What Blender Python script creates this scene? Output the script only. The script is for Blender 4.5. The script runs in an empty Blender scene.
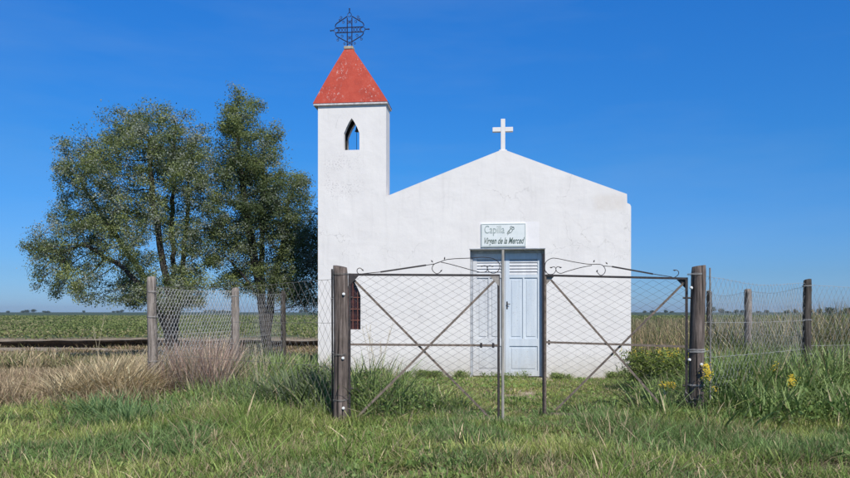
import bpy, bmesh, math, random
import numpy as np
from mathutils import Vector, Matrix
from mathutils.geometry import tessellate_polygon
R = math.radians
random.seed(7)
rng = np.random.default_rng(11)
C = bpy.context.scene.collection
F, CX, HY, EYE = 700.0, 425.0, 312.0, 1.55      # focal length and horizon of the photograph, eye height

def tag(o, label=None, cat=None, group=None, kind=None):
    if label: o['label'] = label
    if cat: o['category'] = cat
    if group: o['group'] = group
    if kind: o['kind'] = kind
    return o

def empty(name, loc=(0, 0, 0), rz=0.0):
    o = bpy.data.objects.new(name, None); C.objects.link(o)
    o.location = loc; o.rotation_euler = (0, 0, rz); o.empty_display_size = .2
    return o

def copy_tree(o, parent=None):
    c = o.copy(); C.objects.link(c); c.parent = parent
    for ch in list(o.children): copy_tree(ch, c)
    return c

# ---------------------------------------------------------------- noise
def vnoise(x, y, scale=1.0, seed=0, octaves=3):
    x = np.asarray(x, float); y = np.asarray(y, float)
    out = np.zeros(np.broadcast(x, y).shape); amp = 1.0; tot = 0.0
    for o in range(octaves):
        r = np.random.default_rng(seed * 17 + o); lat = r.random((256, 256))
        u = x / scale * 2 ** o + 131.7; v = y / scale * 2 ** o + 71.3
        i = np.floor(u).astype(int); j = np.floor(v).astype(int); fu = u - i; fv = v - j
        fu = fu * fu * (3 - 2 * fu); fv = fv * fv * (3 - 2 * fv)
        a = lat[i % 256, j % 256]; b = lat[(i + 1) % 256, j % 256]
        c = lat[i % 256, (j + 1) % 256]; d = lat[(i + 1) % 256, (j + 1) % 256]
        out += amp * ((a * (1 - fu) + b * fu) * (1 - fv) + (c * (1 - fu) + d * fu) * fv)
        tot += amp; amp *= .5
    return out / tot
def sstep(a, b, x):
    t = np.clip((np.asarray(x, float) - a) / (b - a), 0, 1); return t * t * (3 - 2 * t)

# ---------------------------------------------------------------- materials
def mat(name):
    m = bpy.data.materials.new(name); m.use_nodes = True
    nt = m.node_tree; bs = nt.nodes['Principled BSDF']
    return m, nt, bs
def nd(nt, t, **kw):
    n = nt.nodes.new(t)
    for k, v in kw.items():
        if k in n.inputs.keys(): n.inputs[k].default_value = v
        else: setattr(n, k, v)
    return n
def lk(nt, a, b): nt.links.new(a, b)
def coords(nt, scale=(1, 1, 1)):
    tc = nd(nt, 'ShaderNodeTexCoord'); mp = nd(nt, 'ShaderNodeMapping')
    mp.inputs['Scale'].default_value = scale
    lk(nt, tc.outputs['Object'], mp.inputs['Vector']); return mp.outputs['Vector']
def noise(nt, vec, scale, detail=4, rough=.6):
    n = nd(nt, 'ShaderNodeTexNoise'); n.inputs['Scale'].default_value = scale
    n.inputs['Detail'].default_value = detail; n.inputs['Roughness'].default_value = rough
    lk(nt, vec, n.inputs['Vector']); return n.outputs['Fac']
def ramp(nt, fac, stops):
    r = nd(nt, 'ShaderNodeValToRGB'); el = r.color_ramp.elements
    while len(el) < len(stops): el.new(.5)
    for e, (p, c) in zip(el, stops):
        e.position = p; e.color = tuple(c) + (1,) if len(c) == 3 else c
    lk(nt, fac, r.inputs['Fac']); return r.outputs['Color']
def mixc(nt, fac, a, b, mode='MIX'):
    m = nd(nt, 'ShaderNodeMix'); m.data_type = 'RGBA'; m.blend_type = mode
    for sock, v in ((m.inputs[0], fac), (m.inputs[6], a), (m.inputs[7], b)):
        if isinstance(v, (int, float)): sock.default_value = v
        elif isinstance(v, tuple): sock.default_value = v + (1,) if len(v) == 3 else v
        else: lk(nt, v, sock)
    return m.outputs[2]
def maths(nt, op, a, b=None, c=None):
    m = nd(nt, 'ShaderNodeMath'); m.operation = op
    for i, v in enumerate((a, b, c)):
        if v is None: continue
        if isinstance(v, (int, float)): m.inputs[i].default_value = v
        else: lk(nt, v, m.inputs[i])
    return m.outputs[0]
def bump(nt, bs, h, strength=.3, dist=.01):
    b = nd(nt, 'ShaderNodeBump'); b.inputs['Strength'].default_value = strength
    b.inputs['Distance'].default_value = dist
    lk(nt, h, b.inputs['Height']); lk(nt, b.outputs['Normal'], bs.inputs['Normal'])
def boxmask(nt, xyz, axis, lo, hi, soft):
    a = nd(nt, 'ShaderNodeMapRange'); a.interpolation_type = 'SMOOTHSTEP'
    a.inputs[1].default_value = lo - soft; a.inputs[2].default_value = lo + soft; lk(nt, xyz.outputs[axis], a.inputs[0])
    b = nd(nt, 'ShaderNodeMapRange'); b.interpolation_type = 'SMOOTHSTEP'
    b.inputs[1].default_value = hi + soft; b.inputs[2].default_value = hi - soft; lk(nt, xyz.outputs[axis], b.inputs[0])
    return maths(nt, 'MULTIPLY', a.outputs[0], b.outputs[0])

def whitewash():
    m, nt, bs = mat('whitewash'); v = coords(nt)
    n1 = noise(nt, v, 1.1, 5, .6); col = ramp(nt, n1, [(.3, (.69, .66, .635)), (.7, (.75, .72, .69))])
    vs = coords(nt, (5.5, 5.5, .5)); st = noise(nt, vs, 1.6, 4, .65)      # rain streaks
    tc = nd(nt, 'ShaderNodeTexCoord'); xyz = nd(nt, 'ShaderNodeSeparateXYZ'); lk(nt, tc.outputs['Object'], xyz.inputs[0])
    sm = maths(nt, 'MULTIPLY', ramp(nt, st, [(.53, (0, 0, 0)), (.82, (1, 1, 1))]), .34)
    col = mixc(nt, sm, col, (.50, .48, .46))
    # flaked patch on the tower below the belfry, speckled
    fl = noise(nt, v, 26, 3, .7); area = noise(nt, v, 3.0, 3, .6)
    box = maths(nt, 'MULTIPLY', boxmask(nt, xyz, 0, -4.25, -3.35, .18), boxmask(nt, xyz, 2, 4.25, 5.3, .2))
    fm = maths(nt, 'MULTIPLY', ramp(nt, fl, [(.53, (0, 0, 0)), (.58, (1, 1, 1))]),
               maths(nt, 'MULTIPLY', box, ramp(nt, area, [(.38, (0, 0, 0)), (.55, (1, 1, 1))])))
    col = mixc(nt, maths(nt, 'MULTIPLY', fm, .55), col, (.40, .37, .37))
    # scattered flakes everywhere, stronger near the roof slopes
    f2 = noise(nt, v, 18, 3, .7); a2 = noise(nt, v, 1.3, 2, .5)
    f2m = maths(nt, 'MULTIPLY', ramp(nt, f2, [(.62, (0, 0, 0)), (.66, (1, 1, 1))]), ramp(nt, a2, [(.52, (0, 0, 0)), (.64, (1, 1, 1))]))
    col = mixc(nt, maths(nt, 'MULTIPLY', f2m, .22), col, (.42, .40, .38))
    vo = nd(nt, 'ShaderNodeTexVoronoi'); vo.feature = 'DISTANCE_TO_EDGE'; vo.inputs['Scale'].default_value = .9
    wv = nd(nt, 'ShaderNodeVectorMath'); wv.operation = 'ADD'; nz = nd(nt, 'ShaderNodeTexNoise'); nz.inputs['Scale'].default_value = 2.5; nz.inputs['Detail'].default_value = 6; lk(nt, v, nz.inputs['Vector'])
    lk(nt, v, wv.inputs[0]); lk(nt, nz.outputs['Color'], wv.inputs[1]); lk(nt, wv.outputs[0], vo.inputs['Vector'])
    ck = maths(nt, 'MULTIPLY', ramp(nt, vo.outputs['Distance'], [(.0, (1, 1, 1)), (.008, (0, 0, 0))]), ramp(nt, noise(nt, v, .8, 2, .5), [(.48, (0, 0, 0)), (.6, (1, 1, 1))]))
    col = mixc(nt, maths(nt, 'MULTIPLY', ck, .5), col, (.3, .28, .26))
    pr_ = maths(nt, 'MULTIPLY', boxmask(nt, xyz, 0, 2.1, 2.8, .12), boxmask(nt, xyz, 2, 3.9, 4.25, .08))       # stained shoulder
    col = mixc(nt, maths(nt, 'MULTIPLY', pr_, maths(nt, 'MULTIPLY', noise(nt, v, 9, 4, .7), .55)), col, (.52, .44, .36))
    # splash of soil at the foot of the wall
    foot = nd(nt, 'ShaderNodeMapRange'); foot.inputs[1].default_value = .65; foot.inputs[2].default_value = 0
    lk(nt, xyz.outputs[2], foot.inputs[0])
    col = mixc(nt, maths(nt, 'MULTIPLY', maths(nt, 'MULTIPLY', foot.outputs[0], noise(nt, v, 7, 4, .7)), .95), col, (.31, .27, .19))
    # brighter repainted rectangle beside the sign
    rp = maths(nt, 'MULTIPLY', boxmask(nt, xyz, 0, -.55, .84, .01), boxmask(nt, xyz, 2, 3.04, 3.66, .01))
    col = mixc(nt, maths(nt, 'MULTIPLY', rp, .45), col, (.80, .78, .79))
    lk(nt, col, bs.inputs['Base Color']); bs.inputs['Roughness'].default_value = .9
    h = maths(nt, 'ADD', maths(nt, 'MULTIPLY', noise(nt, v, 2.2, 3, .5), 1.6), maths(nt, 'MULTIPLY', noise(nt, v, 55, 4, .7), .22))
    bump(nt, bs, h, .38, .03); return m
def red_roof():
    m, nt, bs = mat('red_roof_paint'); v = coords(nt)
    col = ramp(nt, noise(nt, v, 2.4, 5, .7), [(.3, (.32, .034, .018)), (.55, (.46, .056, .028)), (.75, (.47, .085, .05))])
    fl = ramp(nt, noise(nt, coords(nt, (1, 1, .55)), 24, 4, .75), [(.57, (0, 0, 0)), (.63, (1, 1, 1))])
    ar = ramp(nt, noise(nt, v, 2.1, 3, .6), [(.48, (0, 0, 0)), (.66, (1, 1, 1))])
    col = mixc(nt, maths(nt, 'MULTIPLY', maths(nt, 'MULTIPLY', fl, ar), .8), col, (.62, .5, .46))
    lk(nt, col, bs.inputs['Base Color']); bs.inputs['Roughness'].default_value = .75
    bump(nt, bs, noise(nt, v, 20, 5, .7), .5, .02); return m
def paint(name, c1, c2):
    m, nt, bs = mat(name); v = coords(nt, (1, 1, .12)); tc = nd(nt, 'ShaderNodeTexCoord'); xyz = nd(nt, 'ShaderNodeSeparateXYZ'); lk(nt, tc.outputs['Object'], xyz.inputs[0])
    n = noise(nt, v, 7, 5, .65); col = ramp(nt, n, [(.35, c1), (.65, c2)]); u = coords(nt)
    ft = nd(nt, 'ShaderNodeMapRange'); ft.inputs[1].default_value = .7; ft.inputs[2].default_value = 0; lk(nt, xyz.outputs[2], ft.inputs[0])
    col = mixc(nt, maths(nt, 'MULTIPLY', maths(nt, 'MULTIPLY', ft.outputs[0], noise(nt, u, 11, 4, .7)), .8), col, (.30, .26, .20))
    chip = ramp(nt, noise(nt, u, 38, 4, .7), [(.62, (0, 0, 0)), (.65, (1, 1, 1))])
    col = mixc(nt, maths(nt, 'MULTIPLY', chip, .6), col, (.26, .24, .22))
    lk(nt, col, bs.inputs['Base Color']); bs.inputs['Roughness'].default_value = .65; bump(nt, bs, n, .3, .01); return m
def simple(name, c1, c2, scale=8, rough=.7, bs_=.2, stretch=(1, 1, 1), metal=0, bd=.01):
    m, nt, bs = mat(name); v = coords(nt, stretch); n = noise(nt, v, scale, 5, .65)
    lk(nt, ramp(nt, n, [(.35, c1), (.65, c2)]), bs.inputs['Base Color'])
    bs.inputs['Roughness'].default_value = rough; bs.inputs['Metallic'].default_value = metal
    if bs_: bump(nt, bs, n, bs_, bd)
    return m
def wood(name, dark, mid, light):
    m, nt, bs = mat(name); v = coords(nt, (1, 1, .07)); n = noise(nt, v, 34, 6, .7)
    v2 = coords(nt, (1, 1, .6)); n2 = noise(nt, v2, 5, 4, .6)
    col = ramp(nt, n, [(.34, dark), (.5, mid), (.68, light)])
    col = mixc(nt, maths(nt, 'MULTIPLY', ramp(nt, n2, [(.45, (0, 0, 0)), (.7, (1, 1, 1))]), .5), col, dark)
    crack = ramp(nt, noise(nt, coords(nt, (1, 1, .03)), 21, 2, .5), [(.36, (0, 0, 0)), (.41, (1, 1, 1))])
    col = mixc(nt, crack, tuple(c * .3 for c in dark), col)
    lk(nt, col, bs.inputs['Base Color']); bs.inputs['Roughness'].default_value = .9
    bump(nt, bs, maths(nt, 'ADD', n, maths(nt, 'MULTIPLY', crack, .8)), .8, .012); return m
def foliage(name, rough=.55, transl=.3, spec=.25):
    """colour comes from each blade's own stored colour (green, yellow or straw)"""
    m, nt, bs = mat(name); at = nd(nt, 'ShaderNodeAttribute'); at.attribute_name = 'tint'
    lk(nt, at.outputs['Color'], bs.inputs['Base Color']); bs.inputs['Roughness'].default_value = rough
    bs.inputs['Specular IOR Level'].default_value = spec
    tr = nd(nt, 'ShaderNodeBsdfTranslucent'); lk(nt, mixc(nt, .5, at.outputs['Color'], mixc(nt, 1., at.outputs['Color'], (1.0, 1.15, .5), 'MULTIPLY')), tr.inputs['Color'])
    mx = nd(nt, 'ShaderNodeMixShader'); mx.inputs[0].default_value = transl
    out = nt.nodes['Material Output']
    lk(nt, bs.outputs[0], mx.inputs[1]); lk(nt, tr.outputs[0], mx.inputs[2]); lk(nt, mx.outputs[0], out.inputs['Surface'])
    return m

M = dict(
    wall=whitewash(), red=red_roof(),
    concrete=simple('bare_concrete', (.30, .25, .18), (.48, .42, .32), 12, .9, .4),
    eave=simple('weathered_white_edge', (.42, .38, .37), (.70, .67, .66), 16, .9, .4),
    iron=simple('dark_iron', (.012, .011, .013), (.045, .032, .028), 30, .6, .2),
    bluiron=simple('blue_black_iron', (.010, .012, .04), (.03, .03, .07), 30, .55, .1),
    rust=simple('rusty_steel', (.09, .07, .055), (.22, .17, .135), 22, .75, .3),
    steel=simple('dull_galvanised_pipe', (.24, .22, .19), (.42, .39, .34), 25, .6, .2, (1, 1, .2)),
    plate=simple('grey_gusset_plate', (.20, .18, .16), (.34, .31, .28), 25, .6, .2),
    wire=simple('galvanised_wire', (.36, .355, .35), (.54, .53, .52), 40, .5, 0),
    wire_dark=simple('weathered_wire', (.13, .12, .11), (.25, .235, .22), 9, .6, 0),
    wire_rusty=simple('rusty_gate_wire', (.07, .06, .055), (.17, .145, .125), 5, .7, 0),
    wire_pale=simple('pale_wire', (.50, .49, .47), (.66, .65, .63), 9, .5, 0),
    door=paint('pale_blue_paint', (.50, .56, .62), (.60, .65, .69)),
    door_w=paint('chalky_white_paint', (.50, .51, .53), (.60, .61, .62)),
    doorframe=simple('grey_frame_paint', (.26, .28, .31), (.40, .42, .45), 9, .7, .2),
    sign=simple('sign_board_paint', (.62, .66, .65), (.70, .73, .72), 5, .6, .1),
    green_ink=simple('dark_green_lettering', (.06, .10, .09), (.12, .16, .14), 9, .6, 0),
    pale_ink=simple('grey_green_lettering', (.26, .32, .31), (.38, .43, .41), 9, .6, 0),
    post=wood('weathered_brown_post', (.045, .034, .028), (.13, .10, .085), (.25, .20, .175)),
    post_grey=wood('weathered_grey_post', (.11, .09, .075), (.26, .22, .19), (.42, .37, .33)),
    post_dark=wood('dark_wet_post', (.02, .017, .014), (.06, .05, .042), (.13, .11, .095)),
    ceramic=simple('white_insulator', (.7, .7, .68), (.82, .82, .8), 9, .35, 0),
    bark=wood('tree_bark', (.018, .015, .012), (.05, .042, .035), (.105, .09, .078)),
    tin=simple('corrugated_tin', (.33, .33, .33), (.48, .48, .47), 3, .45, .1, metal=.3),
    brown_glass=simple('dark_window_glass', (.02, .008, .008), (.06, .02, .018), 8, .3, .1),
    window_bar=simple('rust_red_bars', (.16, .06, .045), (.26, .11, .08), 14, .7, .1),
    shade=simple('unpainted_render', (.16, .14, .13), (.24, .22, .20), 6, .9, .2),
    painted_shade=simple('painted_belfry_shade', (.012, .011, .010), (.03, .028, .026), 9, .95, .2),  # shade of the belfry interior put into the colour
    grass=foliage('grass_blades'), dry=foliage('dry_stalks', .7, .2, .15), leaf=foliage('tree_leaves', .5, .42, .3),
    crop=foliage('crop_leaves', .6, .25, .2), yellow=simple('yellow_petals', (.62, .42, .02), (.80, .60, .05), 30, .6, 0),
    stem=simple('green_stem', (.10, .13, .04), (.18, .2, .07), 30, .6, 0),
    straw=simple('straw_stem', (.42, .35, .22), (.6, .52, .36), 30, .7, 0),
)

# ---------------------------------------------------------------- mesh collecting
class MB:
    def __init__(s): s.v = []; s.f = []
    def add(s, vs, fs):
        n = len(s.v); s.v += [tuple(p) for p in vs]; s.f += [tuple(i + n for i in f) for f in fs]; return s
    def box(s, lo, hi):
        x0, y0, z0 = lo; x1, y1, z1 = hi
        return s.add([(x0, y0, z0), (x1, y0, z0), (x1, y1, z0), (x0, y1, z0), (x0, y0, z1), (x1, y0, z1), (x1, y1, z1), (x0, y1, z1)],
                     [(0, 3, 2, 1), (4, 5, 6, 7), (0, 1, 5, 4), (1, 2, 6, 5), (2, 3, 7, 6), (3, 0, 4, 7)])
    def tube(s, pts, r, n=6, r1=None):
        pts = [Vector(p) for p in pts]; k = len(pts); ring = []
        rr = r if isinstance(r, (list, tuple)) else [r + ((r1 if r1 is not None else r) - r) * i / max(1, k - 1) for i in range(k)]
        up = None
        for i, p in enumerate(pts):
            t = (pts[min(i + 1, k - 1)] - pts[max(i - 1, 0)])
            if t.length < 1e-9: t = Vector((0, 0, 1))
            t.normalize()
            if up is None:
                up = Vector((0, 0, 1)) if abs(t.z) < .9 else Vector((1, 0, 0))
            a = up - t * up.dot(t)
            if a.length < 1e-4: a = Vector((1, .3, .2)).cross(t)
            a.normalize(); b = t.cross(a); up = a
            ring.append([p + (a * math.cos(2 * math.pi * j / n) + b * math.sin(2 * math.pi * j / n)) * rr[i] for j in range(n)])
        vs = [q for g in ring for q in g]; fs = []
        for i in range(k - 1):
            for j in range(n):
                fs.append((i * n + j, i * n + (j + 1) % n, (i + 1) * n + (j + 1) % n, (i + 1) * n + j))
        fs.append(tuple(range(n - 1, -1, -1))); fs.append(tuple((k - 1) * n + j for j in range(n)))
        return s.add(vs, fs)
    def bar(s, p0, p1, w, h, side):
        """flat bar from p0 to p1, width w across 'side', thickness h along the third direction"""
        p0, p1 = Vector(p0), Vector(p1); t = (p1 - p0).normalized(); sd = Vector(side); sd = (sd - t * sd.dot(t)).normalized(); u = t.cross(sd)
        vs = []
        for p in (p0, p1):
            for a, b in ((-1, -1), (1, -1), (1, 1), (-1, 1)): vs.append(p + sd * a * w / 2 + u * b * h / 2)
        return s.add(vs, [(0, 3, 2, 1), (4, 5, 6, 7), (0, 1, 5, 4), (1, 2, 6, 5), (2, 3, 7, 6), (3, 0, 4, 7)])
    def slab(s, outline, holes, y0, y1):
        """wall standing in x-z with real holes, from y0 (front) to y1 (back)"""
        loops = [[Vector((x, z, 0)) for x, z in L] for L in [outline] + holes]
        tris = tessellate_polygon(loops); flat = [p for L in loops for p in L]; n = len(flat)
        vs = [(p.x, y0, p.y) for p in flat] + [(p.x, y1, p.y) for p in flat]
        fs = [tuple(t) for t in tris] + [tuple(i + n for i in reversed(t)) for t in tris]
        o = 0
        for L in loops:
            k = len(L)
            for i in range(k): fs.append((o + i, o + (i + 1) % k, o + (i + 1) % k + n, o + i + n))
            o += k
        return s.add(vs, fs)
    def ball(s, c, r, n=8, sz=1.0):
        c = Vector(c); vs = [c + Vector((0, 0, r * sz))]; m = n // 2
        for i in range(1, m):
            a = math.pi * i / m
            for j in range(n):
                b = 2 * math.pi * j / n; vs.append(c + Vector((r * math.sin(a) * math.cos(b), r * math.sin(a) * math.sin(b), r * sz * math.cos(a))))
        vs.append(c - Vector((0, 0, r * sz))); L = len(vs) - 1
        fs = [(0, 1 + j, 1 + (j + 1) % n) for j in range(n)]
        for i in range(m - 2):
            for j in range(n): fs.append((1 + i * n + j, 1 + (i + 1) * n + j, 1 + (i + 1) * n + (j + 1) % n, 1 + i * n + (j + 1) % n))
        fs += [(L, 1 + (m - 2) * n + (j + 1) % n, 1 + (m - 2) * n + j) for j in range(n)]
        return s.add(vs, fs)
    def build(s, name, m, parent=None, smooth=False, bevel=0, recalc=True):
        me = bpy.data.meshes.new(name); me.from_pydata(s.v, [], s.f); me.update()
        if recalc:
            b = bmesh.new(); b.from_mesh(me); bmesh.ops.recalc_face_normals(b, faces=b.faces)
            if bevel: bmesh.ops.bevel(b, geom=[e for e in b.edges if len(e.link_faces) == 2 and e.calc_face_angle(0) > .6], offset=bevel, segments=2, affect='EDGES', profile=.5)
            b.to_mesh(me); b.free()
        me.materials.append(m)
        if smooth: me.polygons.foreach_set('use_smooth', [True] * len(me.polygons))
        o = bpy.data.objects.new(name, me); C.objects.link(o); o.parent = parent
        return o

def np_mesh(name, verts, loops_per_face, idx, m, parent=None, tint=None, smooth=False):
    """fast mesh from numpy arrays; tint = one colour per face"""
    me = bpy.data.meshes.new(name); nv = len(verts)
    me.vertices.add(nv); me.vertices.foreach_set('co', np.ascontiguousarray(verts, np.float32).ravel())
    lp = np.asarray(loops_per_face, np.int32); me.loops.add(int(lp.sum())); me.loops.foreach_set('vertex_index', np.asarray(idx, np.int32).ravel())
    me.polygons.add(len(lp)); st = np.concatenate([[0], np.cumsum(lp)[:-1]]).astype(np.int32)
    me.polygons.foreach_set('loop_start', st)
    me.update(calc_edges=True); me.validate()
    if tint is not None:
        a = me.attributes.new('tint', 'FLOAT_COLOR', 'FACE')
        a.data.foreach_set('color', np.ascontiguousarray(np.c_[tint, np.ones(len(tint))], np.float32).ravel())
    if smooth: me.polygons.foreach_set('use_smooth', np.ones(len(lp), bool))
    me.materials.append(m)
    o = bpy.data.objects.new(name, me); C.objects.link(o); o.parent = parent
    return o

def P(px, py, d): return Vector(((px - CX) / F * d, d, EYE - (py - HY) / F * d))
def ground_d(py, z=0.0): return (EYE - z) * F / (py - HY)

# ---------------------------------------------------------------- ground
def gz(x, y):
    x = np.asarray(x, float); y = np.asarray(y, float)
    n = (vnoise(x, y, 2.2, 3, 3) - .5) * .13
    flat = sstep(15.0, 13.0, y) * 1.0 + sstep(26, 30, y) + ((x < -4.5) | (x > 5.5)) * .6
    return n * np.clip(flat, .12, 1) - .36 * sstep(30.2, 32.3, y) - .03 + sstep(-3.0, -8.0, x) * sstep(9, 13, y) * .03
def axis(lo, hi, step, far, grow=1.35):
    a = list(np.arange(lo, hi + 1e-6, step)); s = step
    while a[-1] < far: s *= grow; a.append(a[-1] + s)
    s = step
    while a[0] > -far: s *= grow; a.insert(0, a[0] - s)
    return np.array(a)
def sheet(name, xs, ys, zf, m, kind='structure'):
    X, Y = np.meshgrid(xs, ys); Z = zf(X, Y); nx, ny = len(xs), len(ys)
    v = np.c_[X.ravel(), Y.ravel(), Z.ravel()]
    i = (np.arange(ny - 1)[:, None] * nx + np.arange(nx - 1)[None]).ravel()
    f = np.c_[i, i + 1, i + nx + 1, i + nx]
    o = np_mesh(name, v, np.full(len(f), 4), f, m, smooth=True); tag(o, kind=kind); return o

def ground_mat():
    m, nt, bs = mat('soil_and_straw'); v = coords(nt)
    a = noise(nt, v, .55, 5, .65); b = noise(nt, v, 14, 5, .75)
    col = ramp(nt, a, [(.35, (.055, .065, .025)), (.55, (.09, .09, .042)), (.70, (.20, .16, .095))])
    col = mixc(nt, maths(nt, 'MULTIPLY', ramp(nt, b, [(.46, (0, 0, 0)), (.66, (1, 1, 1))]), .45), col, (.22, .18, .11))
    tc = nd(nt, 'ShaderNodeTexCoord'); xyz = nd(nt, 'ShaderNodeSeparateXYZ'); lk(nt, tc.outputs['Object'], xyz.inputs[0])
    w = maths(nt, 'MULTIPLY', noise(nt, v, 1.4, 4, .7), 2.4)
    # bare sandy soil in front of the eroded bank and at the doorstep
    far = nd(nt, 'ShaderNodeMapRange'); far.inputs[1].default_value = 22.5; far.inputs[2].default_value = 26
    lk(nt, xyz.outputs[1], far.inputs[0])
    sand = ramp(nt, noise(nt, v, 3, 5, .7), [(.32, (.17, .13, .085)), (.5, (.32, .26, .185)), (.7, (.43, .36, .27))])
    col = mixc(nt, far.outputs[0], col, sand)
    pth = maths(nt, 'MULTIPLY', boxmask(nt, xyz, 0, 1.25, 2.55, .45), boxmask(nt, xyz, 1, 10.9, 16.6, .9))
    pm = maths(nt, 'MULTIPLY', pth, ramp(nt, noise(nt, v, 1.7, 4, .7), [(.38, (0, 0, 0)), (.52, (1, 1, 1))]))
    col = mixc(nt, pm, col, (.47, .40, .30))
    lk(nt, col, bs.inputs['Base Color']); bs.inputs['Roughness'].default_value = .95
    bump(nt, bs, b, .8, .04); return m
xs = axis(-16, 16, .25, 75); ys = axis(4, 31, .25, 30.0)
ys = np.concatenate([[-30, -15, -6, -2, 1, 3], np.arange(4, 34.6, .25)])
sheet('ground', xs, ys, gz, ground_mat())

# the field lies a step higher behind an eroded, undercut bank
def field_mat():
    m, nt, bs = mat('field_soil'); v = coords(nt)
    tc = nd(nt, 'ShaderNodeTexCoord'); xyz = nd(nt, 'ShaderNodeSeparateXYZ'); lk(nt, tc.outputs['Object'], xyz.inputs[0])
    sand = ramp(nt, noise(nt, v, 1.2, 5, .7), [(.35, (.15, .125, .07)), (.5, (.28, .22, .15)), (.7, (.42, .34, .25))])
    st = coords(nt, (.04, .7, 1))
    green = ramp(nt, noise(nt, st, .6, 6, .7), [(.3, (.05, .075, .03)), (.5, (.085, .115, .045)), (.7, (.15, .155, .07))])
    band = nd(nt, 'ShaderNodeMapRange'); band.inputs[1].default_value = 36; band.inputs[2].default_value = 38
    lk(nt, xyz.outputs[1], band.inputs[0])
    col = mixc(nt, band.outputs[0], sand, green)
    far = nd(nt, 'ShaderNodeMapRange'); far.inputs[1].default_value = 150; far.inputs[2].default_value = 420
    lk(nt, xyz.outputs[1], far.inputs[0])
    col = mixc(nt, far.outputs[0], col, (.04, .07, .035))
    lk(nt, col, bs.inputs['Base Color']); bs.inputs['Roughness'].default_value = .95
    bump(nt, bs, noise(nt, v, 9, 4, .7), .6, .05); return m
def fz(x, y): return .19 + (vnoise(x, y, 3, 9, 4) - .5) * .22 * sstep(4000, 50, y)
def bank_y(x): return 33.1 + (vnoise(x, x * 0 + 2, 3.2, 21, 5) - .5) * 1.9
fx = axis(-30, 30, .5, 3500, 1.3); fy0 = np.concatenate([[0], np.geomspace(.5, 3900, 60)])
X, T = np.meshgrid(fx, fy0); Yf = bank_y(X) + T; Zf = fz(X, Yf); nx = len(fx)
i = (np.arange(len(fy0) - 1)[:, None] * nx + np.arange(nx - 1)[None]).ravel()
o = np_mesh('field', np.c_[X.ravel(), Yf.ravel(), Zf.ravel()], np.full(len(i), 4), np.c_[i, i + 1, i + nx + 1, i + nx], field_mat(), smooth=True)
tag(o, kind='structure')
prof = [(0.0, 0.0), (0.01, -.05), (.12, -.12), (.40, -.20), (.50, -.36), (.42, -.50), (.25, -.75)]
bx_ = np.arange(-75, 75.01, .22); rows = []
for k, (dy, dz) in enumerate(prof):
    jit = (vnoise(bx_, bx_ * 0 + k, .6, 40 + k, 3) - .5) * (.16 if 0 < k else 0)
    rows.append(np.c_[bx_, bank_y(bx_) + dy + jit - (.0 if k else 0), fz(bx_, bank_y(bx_)) + dz * (.75 + .5 * vnoise(bx_, bx_ * 0 + 5, 1.3, 47, 3)) + jit * .3])
V = np.concatenate(rows); nx = len(bx_)
i = (np.arange(len(prof) - 1)[:, None] * nx + np.arange(nx - 1)[None]).ravel()
o = np_mesh('earth_bank', V, np.full(len(i), 4), np.c_[i, i + 1, i + nx + 1, i + nx][:, ::-1],
            simple('dark_moist_soil', (.015, .011, .008), (.06, .042, .03), 7, .95, .5, bd=.03)); tag(o, kind='structure')

# ---------------------------------------------------------------- blades
def blades(x, y, h, w, lean, az, col, z=None, droop=.5):
    n = len(x); z = gz(x, y) if z is None else z
    face = az + np.pi / 2 + rng.normal(0, .7, n)
    sx, sy = np.cos(face) * w / 2, np.sin(face) * w / 2
    dx, dy = np.cos(az), np.sin(az)
    def pt(t, wid, sgn):
        bend = lean * (t + droop * t * t) * h
        zz = h * t * np.sqrt(np.clip(1 - (lean * .55 * t) ** 2, .1, 1)) - droop * lean * lean * h * t * t * .35
        return np.stack([x + dx * bend + sgn * sx * wid, y + dy * bend + sgn * sy * wid, z - .02 * (t == 0) + zz], 1)
    vs = np.stack([pt(0, .8, -1), pt(0, .8, 1), pt(.45, 1, -1), pt(.45, 1, 1), pt(.8, .6, -1), pt(.8, .6, 1), pt(1.0, 0, 0)], 1).reshape(-1, 3)
    b = np.arange(n) * 7
    idx = np.stack([b, b + 1, b + 3, b + 2, b + 2, b + 3, b + 5, b + 4, b + 4, b + 5, b + 6], 1).ravel()
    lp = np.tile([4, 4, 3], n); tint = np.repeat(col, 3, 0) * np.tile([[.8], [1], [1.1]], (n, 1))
    return vs, lp, idx, np.clip(tint, 0, 1)
def leaves(c, size, col, up=.0, aspect=.55, normal=None):
    """diamond leaves at points c"""
    n = len(c); a = rng.normal(size=(n, 3)); a[:, 2] = a[:, 2] * .8 + up; a /= np.linalg.norm(a, axis=1)[:, None]
    if normal is not None:
        nrm = normal + rng.normal(size=(n, 3)) * .45; nrm /= np.linalg.norm(nrm, axis=1)[:, None]
        a = a - nrm * (a * nrm).sum(1)[:, None]; a /= np.linalg.norm(a, axis=1)[:, None]; b = np.cross(nrm, a); nn = nrm
    else:
        b = np.cross(a, rng.normal(size=(n, 3))); b /= np.linalg.norm(b, axis=1)[:, None]; nn = np.cross(a, b)
    s = size[:, None]; fold = nn * s * .12
    vs = np.stack([c - a * s / 2, c + b * s * aspect / 2 + fold, c + a * s / 2, c - b * s * aspect / 2 + fold], 1).reshape(-1, 3)
    idx = np.arange(n * 4); return vs, np.full(n, 4), idx, col
def join(name, parts, m, parent=None):
    off = 0; V = []; L = []; I = []; T = []
    for v, l, i, t in parts:
        V.append(v); L.append(l); I.append(np.asarray(i) + off); T.append(t); off += len(v)
    return np_mesh(name, np.concatenate(V), np.concatenate(L), np.concatenate(I), m, parent, np.concatenate(T))
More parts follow.
